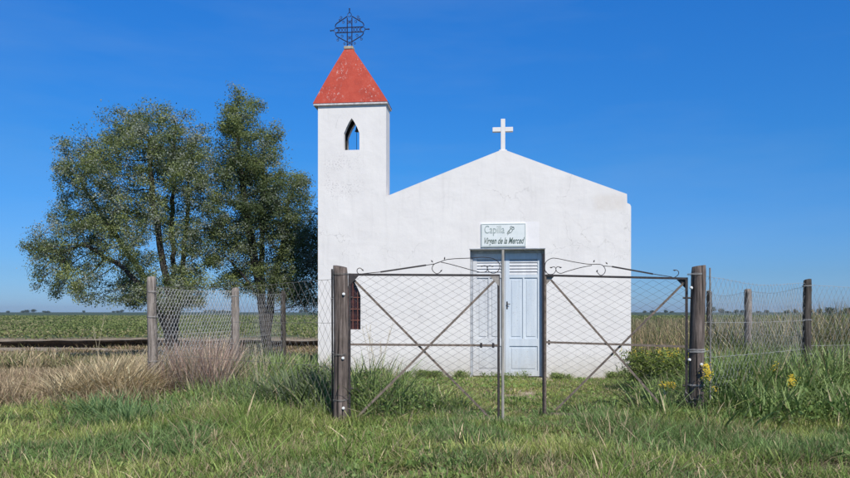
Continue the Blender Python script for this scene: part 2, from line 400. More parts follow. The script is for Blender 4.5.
def tufts(n, xr, yr, dens, per, spread, hf, wf, leanf, colf, az_bias=None, cone=True, margin=1.3):
    """tufts of blades; positions picked in the picture's cone plus a margin; dens(x,y) in 0..1 keeps or drops"""
    yy = np.sqrt(rng.random(n) * (yr[1] ** 2 - yr[0] ** 2) + yr[0] ** 2) if cone else rng.uniform(yr[0], yr[1], n)
    if cone:
        lo = np.maximum(xr[0], -.607 * margin * yy - .6); hi = np.minimum(xr[1], .607 * margin * yy + .6)
    else: lo = np.full(n, xr[0]); hi = np.full(n, xr[1])
    xx = lo + rng.random(n) * (hi - lo); keep = (hi > lo) & (rng.random(n) < dens(xx, yy)); xx, yy = xx[keep], yy[keep]
    k = len(xx); x = np.repeat(xx, per); y = np.repeat(yy, per); m = k * per
    r = np.abs(rng.normal(0, 1, m)) * spread; az = rng.random(m) * 2 * np.pi
    hs = np.clip(np.repeat(rng.lognormal(0, .22, k), per) * rng.lognormal(0, .25, m), .4, 1.7)
    h = hf(x, y) * hs; lean = np.clip(leanf * (.35 + r / spread * .55) * rng.lognormal(0, .3, m), 0, 1.3)
    x = x + np.cos(az) * r; y = y + np.sin(az) * r
    if az_bias is not None: az = az + rng.normal(az_bias, .8, m) * 0 + 0; az = np.where(rng.random(m) < .6, rng.normal(az_bias, .5, m), az)
    tint = colf(x, y, np.repeat(rng.random(k), per), rng.random(m)) * rng.lognormal(0, .22, (m, 1)) * np.repeat(rng.lognormal(0, .16, (k, 1)), per, 0)
    ok = ~inside_chapel(x, y)
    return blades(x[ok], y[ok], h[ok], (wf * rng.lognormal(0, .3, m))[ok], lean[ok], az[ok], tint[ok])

EPS = .1; ROOT = Vector((1.827, 16.4, 0)); rzc = -math.atan(EPS)
def to_local(x, y):
    c, s = math.cos(-rzc), math.sin(-rzc); a = x - ROOT.x; b = y - ROOT.y
    return a * c - b * s, a * s + b * c
def inside_chapel(x, y):
    u, v = to_local(x, y)
    return ((u > -2.75) & (u < 2.95) & (v > -.03) & (v < 8.6)) | ((u > -4.45) & (u < -2.7) & (v > -.03) & (v < .85))

def lerp3(a, b, t): return np.asarray(a)[None] * (1 - t[:, None]) + np.asarray(b)[None] * t[:, None]
G1, G2, G3, TAN, TAN2, BR = (.18, .265, .065), (.38, .42, .135), (.135, .23, .085), (.54, .43, .27), (.40, .31, .20), (.25, .17, .11)
def pick(cols, probs, r):
    cum = np.cumsum(probs) / np.sum(probs); k = np.searchsorted(cum, r); return np.asarray(cols)[np.clip(k, 0, len(cols) - 1)]
def px_of(x, y): return CX + F * x / y
def py_of(y, z=0): return HY + F * (EYE - z) / y

def leafy(n, x0, x1, y0, y1, df, hf):
    x = rng.uniform(x0, x1, n); y = rng.uniform(y0, y1, n); k = (rng.random(n) < df(x, y)) & ~inside_chapel(x, y); x, y = x[k], y[k]
    c = np.c_[x, y, gz(x, y) + hf(x, y) * rng.random(len(x)) ** .7]
    return leaves(c, rng.uniform(.03, .105, len(x)), lerp3((.11, .20, .055), (.29, .39, .12), rng.random(len(x))), up=.4)
def gcol(x, y, rt, rb):
    p = vnoise(x, y, 1.6, 5, 3); base = lerp3(G1, G2, np.clip((p - .35) * 2.6 + (rt - .5) * .8, 0, 1))
    blue = (vnoise(x, y, 1.1, 6, 2) > .60)[:, None]; base = np.where(blue, lerp3(base.mean(0), G3, np.full(len(x), .75)), base)
    inner = sstep(11.0, 12.5, y) * sstep(-1.8, -.5, x)       # thin yellowish turf inside the fence
    base = base * (1 - .35 * inner[:, None]) + np.array([.30, .38, .09]) * .35 * inner[:, None]
    pt = .15 + .20 * sstep(.55, .75, vnoise(x, y, .9, 8, 2)) + .12 * sstep(8, 6.3, y)
    return np.where((rb < pt)[:, None], pick([TAN, TAN2, BR], [.5, .35, .15], rt), base)
def patch(x, y, cx, cy, rx, ry): return np.exp(-((x - cx) / rx) ** 2 - ((y - cy) / ry) ** 2)
def gh(x, y):
    n = vnoise(x, y, 1.3, 12, 3); h = .085 + .15 * (n - .3)
    inner = sstep(10.6, 12.2, y) * (x > -1.6) * (x < 4.6); h = h * (1 - .42 * inner)
    h = h + .10 * patch(x, y, 3.2, 9.4, 1.2, 1.0) * (1 - inner) + .12 * patch(x, y, -2.4, 10.8, 1.6, 1.4)
    return np.clip(h, .045, .7)
def gd(x, y):
    d = .62 + .75 * (vnoise(x, y, .8, 14, 3) - .35)
    for cx, cy, rx, ry in ((-.1, 6.65, .35, .25), (1.35, 6.8, .45, .3), (4.0, 7.0, .9, .3), (-5.6, 9.4, .8, .35)): d = d - .9 * patch(x, y, cx, cy, rx, ry)
    d = d + .5 * sstep(10.6, 12.2, y); d = d - 1.3 * patch(x, y, 1.75, 13.2, .65, 1.9) * (vnoise(x, y, .5, 31, 2) > .42)
    d = d * np.where((px_of(x, y) < 150) & (y > 11.2), .1, 1) * np.where((y > 12.8) & (x < -4.4), .3, 1)
    d = d * np.where((x > 5.2) & (y > 12.5), .5, 1)
    return np.clip(d, .0, 1)
A = tufts(36000, (-9, 9), (5.2, 10), gd, 11, .045, gh, .0062, .62, gcol)
B = tufts(37000, (-11, 11), (10, 17.5), gd, 9, .055, gh, .0088, .62, gcol)
C2 = tufts(5000, (-9, 9), (5.2, 12), lambda x, y: gd(x, y) * sstep(.5, .7, vnoise(x, y, 1.0, 50, 2)), 7, .05, lambda x, y: gh(x, y) * 1.9, .010, .8, gcol)
def lgd(x, y): return sstep(.50, .66, vnoise(x, y, .7, 55, 3)) * .8 * (gd(x, y) > .2)
Lg = leafy(75000, -8, 8, 5.6, 16, lambda x, y: lgd(x, y) * (np.abs(x) < .66 * y), lambda x, y: .04 + gh(x, y) * .6)
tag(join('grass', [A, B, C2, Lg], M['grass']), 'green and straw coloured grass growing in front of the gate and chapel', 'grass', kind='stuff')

# flat dead thatch lying between the tufts
def thatch(n, xr, yr, s):
    y = np.sqrt(rng.random(n) * (yr[1] ** 2 - yr[0] ** 2) + yr[0] ** 2); x = (rng.random(n) * 2 - 1) * .607 * 1.12 * y
    ok = ~inside_chapel(x, y); x, y = x[ok], y[ok]; n = len(x)
    return blades(x, y, rng.uniform(.05, .16, n) * s, rng.uniform(.004, .009, n) * s, rng.uniform(.9, 1.25, n), rng.random(n) * 6.28,
                  pick([TAN, TAN2, BR, (.13, .15, .06)], [.3, .3, .2, .2], rng.random(n)) * rng.lognormal(0, .2, (n, 1)), z=gz(x, y) + .005, droop=.9)
tag(join('dead_grass', [thatch(45000, None, (5.2, 17), 1.0)], M['dry']), 'flattened dead straw lying between the green grass tufts', 'grass', kind='stuff')

# broad leaved weeds: near both gate posts, thick on the right
def wcol(x, y, rt, rb):
    base = lerp3((.11, .185, .055), (.28, .35, .13), np.clip(rt * .7 + rb * .5, 0, 1)); return np.where((rb < .10)[:, None], np.array([[.44, .37, .23]]), base)
def rw(x, y):                                       # where the rank weeds on the right grow
    px = px_of(x, y); return np.clip(sstep(620, 690, px) * sstep(8.8, 10.0, y) * .8 + sstep(4.3, 5.0, x) * sstep(9, 10, y) * .3, 0, 1) * (.5 + vnoise(x, y, .8, 61, 2))
def rwh(x, y): return .12 + .38 * vnoise(x, y, .9, 62, 3) + .27 * sstep(9.8, 11.3, y) * sstep(690, 715, px_of(x, y))
Wr = tufts(6500, (2.4, 11), (8.6, 17), rw, 9, .09, rwh, .019, .6, wcol)
def lw(x, y):
    return np.clip(1.4 * patch(x, y, -.70, 11.0, .8, 1.1) + 1.0 * patch(x, y, -2.6, 11.8, 1.2, 1.2) + .9 * patch(x, y, -3.9, 17.6, 1.5, 1.3) + .7 * patch(x, y, -3.3, 14.4, 1.0, 1.2), 0, 1)
def lwh(x, y): return .20 + .36 * patch(x, y, -.85, 11.0, .75, 1.1) + .16 * vnoise(x, y, .7, 66, 2) + .18 * patch(x, y, -3.6, 16, 1.6, 2.4)
Wl = tufts(7000, (-6, 1), (9.7, 19.5), lw, 8, .08, lwh, .016, .6, wcol)
Lr = leafy(90000, 3.4, 10.5, 9.2, 16, lambda x, y: rw(x, y) * .8, lambda x, y: rwh(x, y) * .9)
Ll = leafy(40000, -5.5, .2, 9.8, 19, lambda x, y: lw(x, y) * .7, lambda x, y: lwh(x, y) * .8)
tag(join('rank_weeds', [Wr, Lr], M['grass']), 'lush broad leaved green weeds round the right gate post and fence', 'weeds', kind='stuff')
def foot(n):
    u = rng.uniform(-4.4, 2.9, n); keep = ((u < -.9) | (u > 1.1) | (rng.random(n) < .15)) & (vnoise(u, u * 0, .35, 130, 3) > .42); u = u[keep]; v = -rng.random(len(u)) ** 1.5 * .35 - .05
    c, s_ = math.cos(rzc), math.sin(rzc); x = ROOT.x + u * c - v * s_; y = ROOT.y + u * s_ + v * c; h = .10 + .22 * vnoise(u, u * 0 + 4, .3, 131, 2)
    cc = np.c_[x, y, gz(x, y) + h * rng.random(len(x))]; n2 = len(x)
    return [leaves(cc, rng.uniform(.03, .07, n2), lerp3((.10, .17, .05), (.28, .34, .12), rng.random(n2)), up=.4),
            blades(x, y, h * rng.uniform(.7, 1.4, n2), rng.uniform(.006, .013, n2), rng.uniform(.2, .9, n2), rng.random(n2) * 6.28, lerp3((.13, .21, .06), (.36, .36, .17), rng.random(n2)))]
tag(join('leafy_weeds', [Wl, Ll] + foot(9000), M['grass']), 'green leafy weeds beside the left gate post and tower foot', 'weeds', kind='stuff')

# tan dry grass on the left, pinkish seed grass behind the corner mesh
def dcol(x, y, rt, rb): return pick([TAN, TAN2, (.27, .19, .13), (.14, .14, .065)], [.28, .32, .25, .15], np.clip(rt * .5 + rb * .5, 0, 1))
def dd(x, y):
    px = px_of(x, y); return np.clip(sstep(165, 140, px) * sstep(10.6, 11.6, y) * (.45 + 1.0 * (vnoise(x, y, 1.2, 71, 3) - .3)), 0, 1)
D1 = tufts(9000, (-15, -4.4), (10.4, 17.5), dd, 10, .07, lambda x, y: (.12 + .28 * vnoise(x, y, 1.6, 72, 3)) * (1 - .45 * sstep(14, 17, y)) * (1 + .35 * sstep(70, 130, px_of(x, y))), .0095, .5, dcol)
D2 = tufts(2200, (-6.3, -4.95), (11.8, 15), lambda x, y: .9 + 0 * x, 8, .07, lambda x, y: .50 + 0 * x, .011, .85, lambda x, y, a, b: pick([TAN, TAN2, (.55, .47, .30)], [.5, .2, .3], b), az_bias=.15, cone=False)
pk = lambda x, y, rt, rb: pick([(.46, .33, .27), (.32, .21, .18), (.55, .44, .33), (.13, .13, .065)], [.35, .25, .25, .15], rb)
D3 = tufts(2600, (-4.75, -3.0), (12.4, 17.5), lambda x, y: np.where(px_of(x, y) < 224, .9, .02), 9, .08, lambda x, y: (.52 + .32 * vnoise(x, y, .5, 75, 2)) * (1 - .35 * sstep(-3.9, -3.3, x)), .009, .35, pk)
tag(join('dry_grass', [D1, D2, D3], M['dry']), 'tan and pinkish dry grass round the corner fence post', 'dry grass', kind='stuff')
# brown-green weeds between the dry grass and the bank
def bcol(x, y, rt, rb): return pick([(.15, .17, .07), (.22, .21, .10), (.34, .26, .16), (.50, .42, .28)], [.25, .25, .28, .22], np.clip(.5 * rt + .5 * rb, 0, .999))
E1 = tufts(9000, (-24, 1.0), (17.5, 28.5), lambda x, y: np.clip(.95 - sstep(22.5, 25.5, y) * 1.0 + vnoise(x, y, 2, 81, 2) * .3 - .15, 0, 1), 8, .12, lambda x, y: (.16 + .18 * vnoise(x, y, 2, 82, 3)) * (1 - .6 * sstep(20, 25, y)), .022, .6, bcol)
E2 = tufts(2600, (-30, 1.0), (33.7, 40), lambda x, y: sstep(.42, .6, vnoise(x, y * 2, 2.2, 85, 3)), 8, .12, lambda x, y: .14 + .16 * vnoise(x, y, 2, 86, 3), .025, .6, lambda x, y, a, b: pick([TAN, TAN2, (.23, .23, .10)], [.45, .3, .25], b))
E3 = tufts(4200, (-32, 1.5), (32.5, 34.4), lambda x, y: (np.abs(y - bank_y(x) - .25) < .35) * sstep(.36, .56, vnoise(x, y, 1.6, 88, 3)), 8, .10, lambda x, y: .20 + .15 * vnoise(x, y, 1, 89, 2), .022, .9, lambda x, y, a, b: pick([TAN, TAN2, (.20, .21, .09)], [.4, .3, .3], b))
E4 = tufts(5200, (-32, 1.5), (25.0, 31.5), lambda x, y: sstep(.46, .62, vnoise(x * .5, y * 1.5, 1.6, 90, 3)) * .7, 8, .12, lambda x, y: .05 + .10 * vnoise(x, y, 1, 91, 2), .022, .8, lambda x, y, a, b: pick([BR, TAN2, (.16, .17, .07)], [.4, .3, .3], b))
tag(join('field_weeds', [E1, E2, E3, E4], M['dry']), 'low brown and green weeds between the dry grass and the earth bank', 'weeds', kind='stuff')
# tall seeded weeds behind the right-hand fence, out to the field
def tcol(x, y, rt, rb):
    f = sstep(17, 30, y); c = pick([(.06, .075, .035), (.13, .16, .07), (.22, .21, .10), (.34, .25, .16), (.50, .41, .28)], [.22, .17, .15, .30, .16], np.clip(.4 * rt + .6 * rb, 0, .999)); return c
def tdens(x, y): return np.where(px_of(x, y) > 600, .9, 0) * (x > 5.0)
def th(x, y): return (.78 + .42 * vnoise(x, y, 2.0, 91, 3)) * (.74 + .40 * sstep(720, 850, px_of(x, y)) * sstep(26, 18, y)) * np.where(y < 17, .75, 1)
T1 = tufts(11000, (4.9, 22), (14.2, 32), tdens, 9, .12, th, .015, .4, tcol, margin=1.25)
T2 = tufts(2600, (7.0, 14), (11.6, 17), lambda x, y: .9 + 0 * x, 9, .10, lambda x, y: .36 + .42 * vnoise(x, y, 1.2, 93, 3) + .45 * sstep(14, 16.5, y), .014, .45, lambda x, y, a, b: pick([(.06, .08, .035), (.13, .18, .065), (.22, .24, .11), (.42, .35, .23)], [.2, .3, .25, .25], b), margin=1.3)
T3 = tufts(7500, (9, 60), (33.5, 62), lambda x, y: np.where(px_of(x, y) > 600, .9, 0), 7, .25, lambda x, y: .75 + .40 * vnoise(x, y, 4, 94, 3), .035, .4, tcol, margin=1.2)
tag(join('tall_weeds', [T1, T2, T3], M['dry']), 'tall seeding brown and green weeds behind the right-hand fence', 'weeds', kind='stuff')

# the low green crop on the far field
def crop():
    n = 240000; y = 34.0 * (190 / 34.0) ** rng.random(n) ; x = (rng.random(n) * 2 - 1) * .607 * 1.2 * y
    row = vnoise(x, y, 3.0, 101, 3); k = (np.abs((y * 1.0 + x * .15) % .9 - .45) < .36) & (rng.random(n) < .35 + row) & ((x < 1) | ((x > y * .22) & (y > 64))) & (y > 33.9 + 2.6 * vnoise(x, y * 0, 3, 103, 3)); x, y = x[k], y[k]; row = row[k]; n = len(x)
    s = .055 + .0020 * y; z = fz(x, y) + rng.random(n) ** .6 * (.30 + .22 * row)
    c = lerp3((.09, .135, .045), (.28, .31, .11), np.clip(rng.random(n) * .6 + vnoise(x, y, 9, 102, 2) * .6 - .15, 0, 1))
    c = np.where((rng.random(n) < .10 + .35 * sstep(.5, .7, vnoise(x, y * .4, 7, 107, 3)) + .2 * sstep(42, 36, y))[:, None], np.array([[.27, .25, .13]]), c)
    return leaves(np.c_[x, y, z], s * rng.uniform(.7, 1.3, n), c, up=.2, aspect=.7)
tag(join('crop', [crop()], M['crop']), 'low green crop covering the flat field to the horizon', 'crop', kind='stuff')

# ---------------------------------------------------------------- trees
def tree(name, label, base, stems, lumps, nleaf, seed, cols, bare=None):
    """space colonisation: twigs grow towards points scattered through the crown's uneven volume"""
    r = np.random.default_rng(seed); att = []
    for (c, rad, n) in lumps:
        p = r.normal(size=(n * 3, 3)); p /= np.linalg.norm(p, axis=1)[:, None]; p *= (r.random(n * 3) ** .42)[:, None]
        p = p * np.array(rad) + np.array(c)
        w = vnoise(p[:, 0] * 1.0 + p[:, 1] * .7, p[:, 2] * 1.0 - p[:, 1] * .5, .55, seed, 2); p = p[w > .34][:n]; att.append(p)
    att = np.concatenate(att); nodes = [Vector(base)]; par = [-1]
    for st in stems:                                             # hand-laid main stems
        pr = 0
        pts = [Vector(q) for q in st]
        prev = nodes[0]
        for q in pts:
            k = max(1, int((q - prev).length / .28)); p0 = prev
            for j in range(1, k + 1):
                w = Vector(r.normal(0, .018, 3)); nodes.append(p0.lerp(q, j / k) + w); par.append(pr); pr = len(nodes) - 1
            prev = q
    N = np.array([list(v) for v in nodes]); par = list(par)
    d2 = ((att[:, None] - N[None]) ** 2).sum(-1); near = d2.argmin(1); nd_ = d2.min(1); alive = np.ones(len(att), bool)
    step = .14
    for it in range(90):
        a = np.where(alive & (nd_ < 2.6 ** 2))[0]
        if len(a) == 0: break
        dirs = att[a] - N[near[a]]; dirs /= np.linalg.norm(dirs, axis=1)[:, None] + 1e-9
        acc = np.zeros((len(N), 3)); np.add.at(acc, near[a], dirs); g = np.unique(near[a])
        dv = acc[g] + r.normal(0, .25, (len(g), 3)); dv /= np.linalg.norm(dv, axis=1)[:, None] + 1e-9
        new = N[g] + dv * step; new[:, 2] += .008; o0 = len(N); N = np.concatenate([N, new]); par += list(g)
        dn = ((att[:, None] - new[None]) ** 2).sum(-1); m = dn.min(1); am = dn.argmin(1); better = m < nd_
        nd_[better] = m[better]; near[better] = am[better] + o0; alive &= nd_ > .15 ** 2
    n = len(N); par = np.array(par); rad = np.full(n, 0.0); kids = np.zeros(n, int); np.add.at(kids, par[par >= 0], 1)
    acc = np.zeros(n)
    for k in range(n - 1, -1, -1):
        rad[k] = max(.005, acc[k] ** (1 / 2.05)) if acc[k] > 0 else .005
        if par[k] >= 0: acc[par[k]] += rad[k] ** 2.05
    rad = rad * (1 + (.5 if name == 'slender_tree' else .1) * sstep(.025, .07, rad))
    tr = empty(name, base); inv = Vector(base); tag(tr, label, 'tree')
    vv = []; ff = []
    for sel, nm in ((rad > .032, 'trunk'), (rad <= .032, 'twigs')):
        k = np.where(sel & (par >= 0))[0]; p1 = N[k]; p0 = N[par[k]]; r1 = rad[k]; r0 = np.minimum(rad[par[k]], r1 * 1.25)
        t = p1 - p0; L = np.linalg.norm(t, axis=1)[:, None] + 1e-9; t = t / L; p1 = p1 + t * (r1[:, None] * .4)
        a = np.cross(t, np.array([.3, .8, .5])[None]); a /= np.linalg.norm(a, axis=1)[:, None]; b = np.cross(t, a)
        ns = 8 if nm == 'trunk' else 4; an = np.arange(ns) * 2 * np.pi / ns
        ringd = a[:, None] * np.cos(an)[None, :, None] + b[:, None] * np.sin(an)[None, :, None]
        V = np.concatenate([p0[:, None] + ringd * r0[:, None, None], p1[:, None] + ringd * r1[:, None, None]], 1).reshape(-1, 3) - np.array(inv)
        bb = np.arange(len(k))[:, None] * 2 * ns; j = np.arange(ns)[None]; jn = (j + 1) % ns
        Fc = np.stack([bb + j, bb + jn, bb + ns + jn, bb + ns + j], -1).reshape(-1, 4)
        ob = np_mesh(nm, V, np.full(len(Fc), 4), Fc, M['bark'], tr, smooth=(nm == 'trunk'))
    # leaves round the thin twigs, in clumps with gaps
    tips = np.where((rad < .013) & (np.arange(n) > 12))[0]; Pn = N[tips]
    wt = sstep(.38, .60, vnoise(Pn[:, 0] + Pn[:, 1] * .6, Pn[:, 2] - Pn[:, 1] * .4, .38, seed + 5, 2)) + .16
    if bare is not None: wt = wt * bare(Pn)
    ncl = nleaf // 62; ch = r.choice(len(tips), ncl, p=wt / wt.sum()); cc = Pn[ch] + r.normal(0, .07, (ncl, 3)); cr = r.uniform(.09, .20, ncl)
    q = r.choice(ncl, nleaf, p=cr ** 2 / (cr ** 2).sum()); off = r.normal(size=(nleaf, 3)) * np.array([1, 1, .75]); off /= np.linalg.norm(off, axis=1)[:, None]
    off *= (r.random(nleaf) ** .45)[:, None]; c = cc[q] + off * cr[q][:, None] * 1.25
    lo = r.random(nleaf) < .22; c[lo] = Pn[r.integers(0, len(Pn), lo.sum())] + r.normal(0, .10, (lo.sum(), 3))
    tone = vnoise(c[:, 0] * 1.0 + 3, c[:, 2] + c[:, 1], .9, seed + 9, 2); t = np.clip((tone - .35) * 2.4 + r.normal(0, .12, ncl)[q] + r.normal(0, .15, nleaf), 0, 1)
    col = lerp3(cols[0], cols[1], t); gc = r.random(ncl) < cols[3]; gr = gc[q]; col[gr] = np.array(cols[2])
    v, l, i, tt = leaves(c - np.array(inv), r.uniform(.035, .068, nleaf), col * r.lognormal(0, .16, (nleaf, 1)), normal=off * .9 + np.array([0, 0, .35]))
    np_mesh('crown', v, l, i, M['leaf'], tr, tt)
    return tr
def W(px, py, d): p = P(px, py, d); return (p.x, p.y, p.z)
def lump(px, py, d, rx, ry, rz, n): s = d / F; return (W(px, py, d), (rx * s, ry, rz * s), n)
dL = 20.0
tree('broad_tree', 'wide round crowned tree left of the tower with several slender trunks', (W(172, 366, dL)[0], dL, -.05),
     [[W(171, 335, dL), W(168, 290, dL), W(160, 245, dL - .2), W(152, 190, dL), W(150, 140, dL + .2)],
      [W(168, 340, dL), W(155, 300, dL - .3), W(125, 268, dL - .5), W(85, 245, dL - .5)],
      [W(176, 330, dL + .2), W(181, 285, dL + .3), W(186, 230, dL + .4), W(190, 170, dL + .4)],
      [W(174, 335, dL), W(173, 280, dL + .2), W(172, 220, dL + .6), W(175, 130, dL + .5)],
      [W(165, 310, dL), W(140, 270, dL + .6), W(105, 220, dL + .9), W(80, 180, dL + .6)]],
     [lump(155, 148, dL, 52, 1.5, 44, 620), lump(105, 180, dL, 50, 1.4, 42, 470), lump(75, 235, dL, 46, 1.3, 36, 430), lump(190, 170, dL, 28, 1.3, 50, 360),
      lump(60, 270, dL, 34, 1.0, 24, 220), lump(105, 282, dL, 38, 1.0, 25, 260), lump(150, 225, dL, 60, 1.8, 45, 560), lump(165, 280, dL - .2, 42, 1.0, 20, 210),
      lump(192, 245, dL, 24, 1.2, 45, 250), lump(195, 290, dL, 22, 1.0, 16, 130), lump(135, 293, dL, 30, 1.0, 14, 180), lump(170, 298, dL - .5, 36, .9, 14, 200), lump(40, 250, dL, 17, .5, 16, 60), lump(120, 130, dL, 34, 1.0, 22, 240), lump(175, 130, dL, 34, 1.0, 26, 260), lump(90, 155, dL, 30, .9, 24, 200), lump(140, 180, dL, 60, 1.6, 50, 500), lump(205, 215, dL, 22, .9, 40, 200)],
     155000, 3, ((.13, .17, .070), (.33, .37, .14), (.34, .37, .31), .28),
     bare=lambda p: 1 - .35 * sstep(5.8, 7.6, p[:, 2]))
dR = 20.6
tree('slender_tree', 'taller narrow topped dark green tree directly left of the white tower', (W(266, 371, dR)[0], dR, -.05),
     [[W(265, 340, dR), W(262, 305, dR), W(256, 262, dR), W(246, 220, dR), W(240, 160, dR), W(237, 105, dR)],
      [W(268, 335, dR), W(272, 290, dR + .2), W(283, 250, dR + .3), W(288, 200, dR + .3)],
      [W(265, 320, dR), W(262, 285, dR + .3), W(262, 230, dR + .5), W(264, 150, dR + .4)],
      [W(264, 305, dR), W(245, 278, dR - .3), W(225, 255, dR - .4)]],
     [lump(236, 128, dR, 17, .8, 36, 300), lump(238, 100, dR, 9, .4, 14, 60), lump(228, 150, dR, 15, .7, 30, 160), lump(256, 130, dR, 12, .5, 30, 110), lump(277, 145, dR, 9, .4, 30, 70), lump(265, 215, dR, 50, 1.3, 60, 500), lump(240, 165, dR, 28, 1.0, 36, 380), lump(264, 165, dR, 18, .9, 40, 260), lump(285, 195, dR, 28, 1.1, 34, 330),
      lump(250, 225, dR, 38, 1.3, 34, 450), lump(298, 235, dR, 28, 1.2, 40, 360), lump(235, 262, dR, 24, 1.0, 24, 190), lump(290, 275, dR, 34, 1.1, 24, 270),
      lump(318, 260, dR, 18, .9, 32, 150), lump(224, 240, dR, 20, .8, 22, 100), lump(300, 295, dR, 26, 1.0, 16, 140), lump(230, 285, dR, 22, .8, 14, 90)],
     130000, 8, ((.090, .125, .052), (.25, .29, .105), (.26, .29, .23), .20),
     bare=lambda p: 1 - .35 * sstep(6.9, 8.2, p[:, 2]))

def far_tree(name, x, y, w, h, seed):
    r = np.random.default_rng(seed); t = empty(name, (x, y, .2))
    m = MB().tube([(0, 0, -.3), (0, 0, h * .6)], .35, 6, .15); m.build('trunk', M['bark'], t)
    parts = []
    n = 700; k = 5; cx = r.uniform(-w * .3, w * .3, k); cz = r.uniform(h * .35, h * .75, k)
    q = r.integers(0, k, n); d = r.normal(size=(n, 3)) * np.array([w * .15, w * .15, h * .17]); c = np.c_[cx[q], 0 * cx[q], cz[q]] + d; c[:, 2] = np.abs(c[:, 2])
    v, l, i, tt = leaves(c, r.uniform(.8, 1.6, n), np.array([[.10, .14, .09]]) * r.lognormal(0, .25, (n, 1)))
    np_mesh('crown', v, l, i, M['leaf'], t, tt); return t
spots = [(8, 1250, 14, 7), (28, 1250, 34, 8.5), (47, 1250, 20, 7.5), (84, 1300, 12, 7), (118, 1300, 30, 7.5), (210, 1250, 30, 9), (226, 1280, 40, 8), (303, 1200, 20, 8),
         (648, 1100, 26, 8), (668, 1150, 18, 9), (701, 900, 20, 9), (716, 900, 26, 13), (735, 950, 30, 8), (762, 900, 22, 7), (792, 800, 20, 8), (815, 700, 22, 8.5), (838, 560, 26, 9), (853, 520, 20, 10), (872, 500, 20, 8)]
rs = np.random.default_rng(77); more = []
for (px, d, w, h) in spots:
    m_ = max(1, int(round(w / 11)))
    for q in range(m_): more.append((px + ((q + .5) / m_ - .5) * w * F / d * .9 + rs.normal(0, .6), d + rs.normal(0, 25), h * rs.uniform(.9, 1.6) * (.75 if px < 425 else .6), h * rs.uniform(.5, .95) * (.75 if px < 425 else .6)))
for k, (px, d, w, h) in enumerate(more):
    t = far_tree('distant_tree', (px - CX) / F * d, d, w, h, 200 + k); side = 'left' if px < 425 else 'right'
    tag(t, 'tiny dark tree on the flat horizon beyond the %s' % ('green crop at left' if side == 'left' else 'weeds at right'), 'tree', 'distant trees on the horizon at ' + side)

# ---------------------------------------------------------------- chapel
ch = empty('chapel', ROOT, rzc); tag(ch, 'small whitewashed chapel with a red capped bell tower', 'chapel')
TX0, TX1, TZ, TD = -4.424, -2.766, 6.50, .56
def arch(cx, w, z0, zs, zt):
    h = w / 2; L = [(cx - h, z0), (cx + h, z0), (cx + h, zs)]
    for t in (.35, .65, .85): L.append((cx + h * (1 - t) ** .85 * (1.0), zs + (zt - zs) * (t ** .9)))
    L.append((cx, zt))
    for t in (.85, .65, .35): L.append((cx - h * (1 - t) ** .85, zs + (zt - zs) * (t ** .9)))
    L.append((cx - h, zs)); return L
bel = arch(-3.60, .375, 5.43, 5.83, 6.19)
low = arch(-3.585, .40, 1.13, 1.95, 2.34)
tw = MB(); tw.slab([(TX0, -.3), (TX1, -.3), (TX1, TZ), (TX0, TZ)], [bel, low], 0, .14)
tw.slab([(TX0, -.3), (TX1, -.3), (TX1, TZ), (TX0, TZ)], [bel], TD - .14, TD)
for a, b in ((TX0, TX0 + .14), (TX1 - .14, TX1)): tw.box((a, .14, -.3), (b, TD - .14, TZ))
tw.box((TX0 + .14, .14, 5.2), (TX1 - .14, TD - .14, 5.3))
tower = tw.build('tower', M['wall'], ch)
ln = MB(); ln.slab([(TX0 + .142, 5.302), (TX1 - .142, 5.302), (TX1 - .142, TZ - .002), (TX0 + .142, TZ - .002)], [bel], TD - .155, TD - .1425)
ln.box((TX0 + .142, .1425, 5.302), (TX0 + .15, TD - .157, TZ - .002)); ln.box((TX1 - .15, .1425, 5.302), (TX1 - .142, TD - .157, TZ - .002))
ln.build('belfry_shade_panels', M['painted_shade'], tower)  # near-black panels added so the sunlit belfry interior reads as shaded
# eave slab and hipped cap
ex0, ex1, ey0, ey1 = TX0 - .11, TX1 + .05, -.07, TD + .07
MB().box((ex0 + .01, ey0 + .01, TZ), (ex1 - .01, ey1 - .01, TZ + .05)).build('eave', M['eave'], tower, bevel=.008)
ax, ay, at_, zt = -3.71, .27, .10, 7.92
rf = MB()
n_s = 6; ring = []
for k in range(n_s + 1):
    t = k / n_s; z = TZ + .05 + (zt - TZ - .05) * t; s = .012 * math.sin(math.pi * t)      # slightly bellied plaster faces
    x0 = ex0 + (ax - at_ - ex0) * t - s; x1 = ex1 + (ax + at_ - ex1) * t + s; y0 = ey0 + (ay - at_ - ey0) * t - s; y1 = ey1 + (ay + at_ - ey1) * t + s
    ring += [(x0, y0, z), (x1, y0, z), (x1, y1, z), (x0, y1, z)]
fs = [(3, 2, 1, 0), tuple(4 * n_s + j for j in range(4))]
for k in range(n_s):
    for j in range(4): fs.append((4 * k + j, 4 * k + (j + 1) % 4, 4 * k + 4 + (j + 1) % 4, 4 * k + 4 + j))
rf.add(ring, fs); rf.build('tower_roof', M['red'], tower)
MB().box((ax - .12, ay - .12, zt - .01), (ax + .11, ay + .12, zt + .07)).build('cap_stone', M['concrete'], tower, bevel=.02)
# slender bell rod seen through the belfry
b = MB(); b.tube([(-3.50, .28, 6.4), (-3.50, .28, 6.10)], .008); b.tube([(-3.50, .28, 6.12), (-3.50, .28, 6.06), (-3.50, .28, 5.97), (-3.50, .28, 5.94)], [.02, .05, .065, .085], 12)
b.tube([(-3.53, .25, 6.0), (-3.53, .25, 5.4)], .006, 5); b.build('bell', M['iron'], tower, smooth=False)
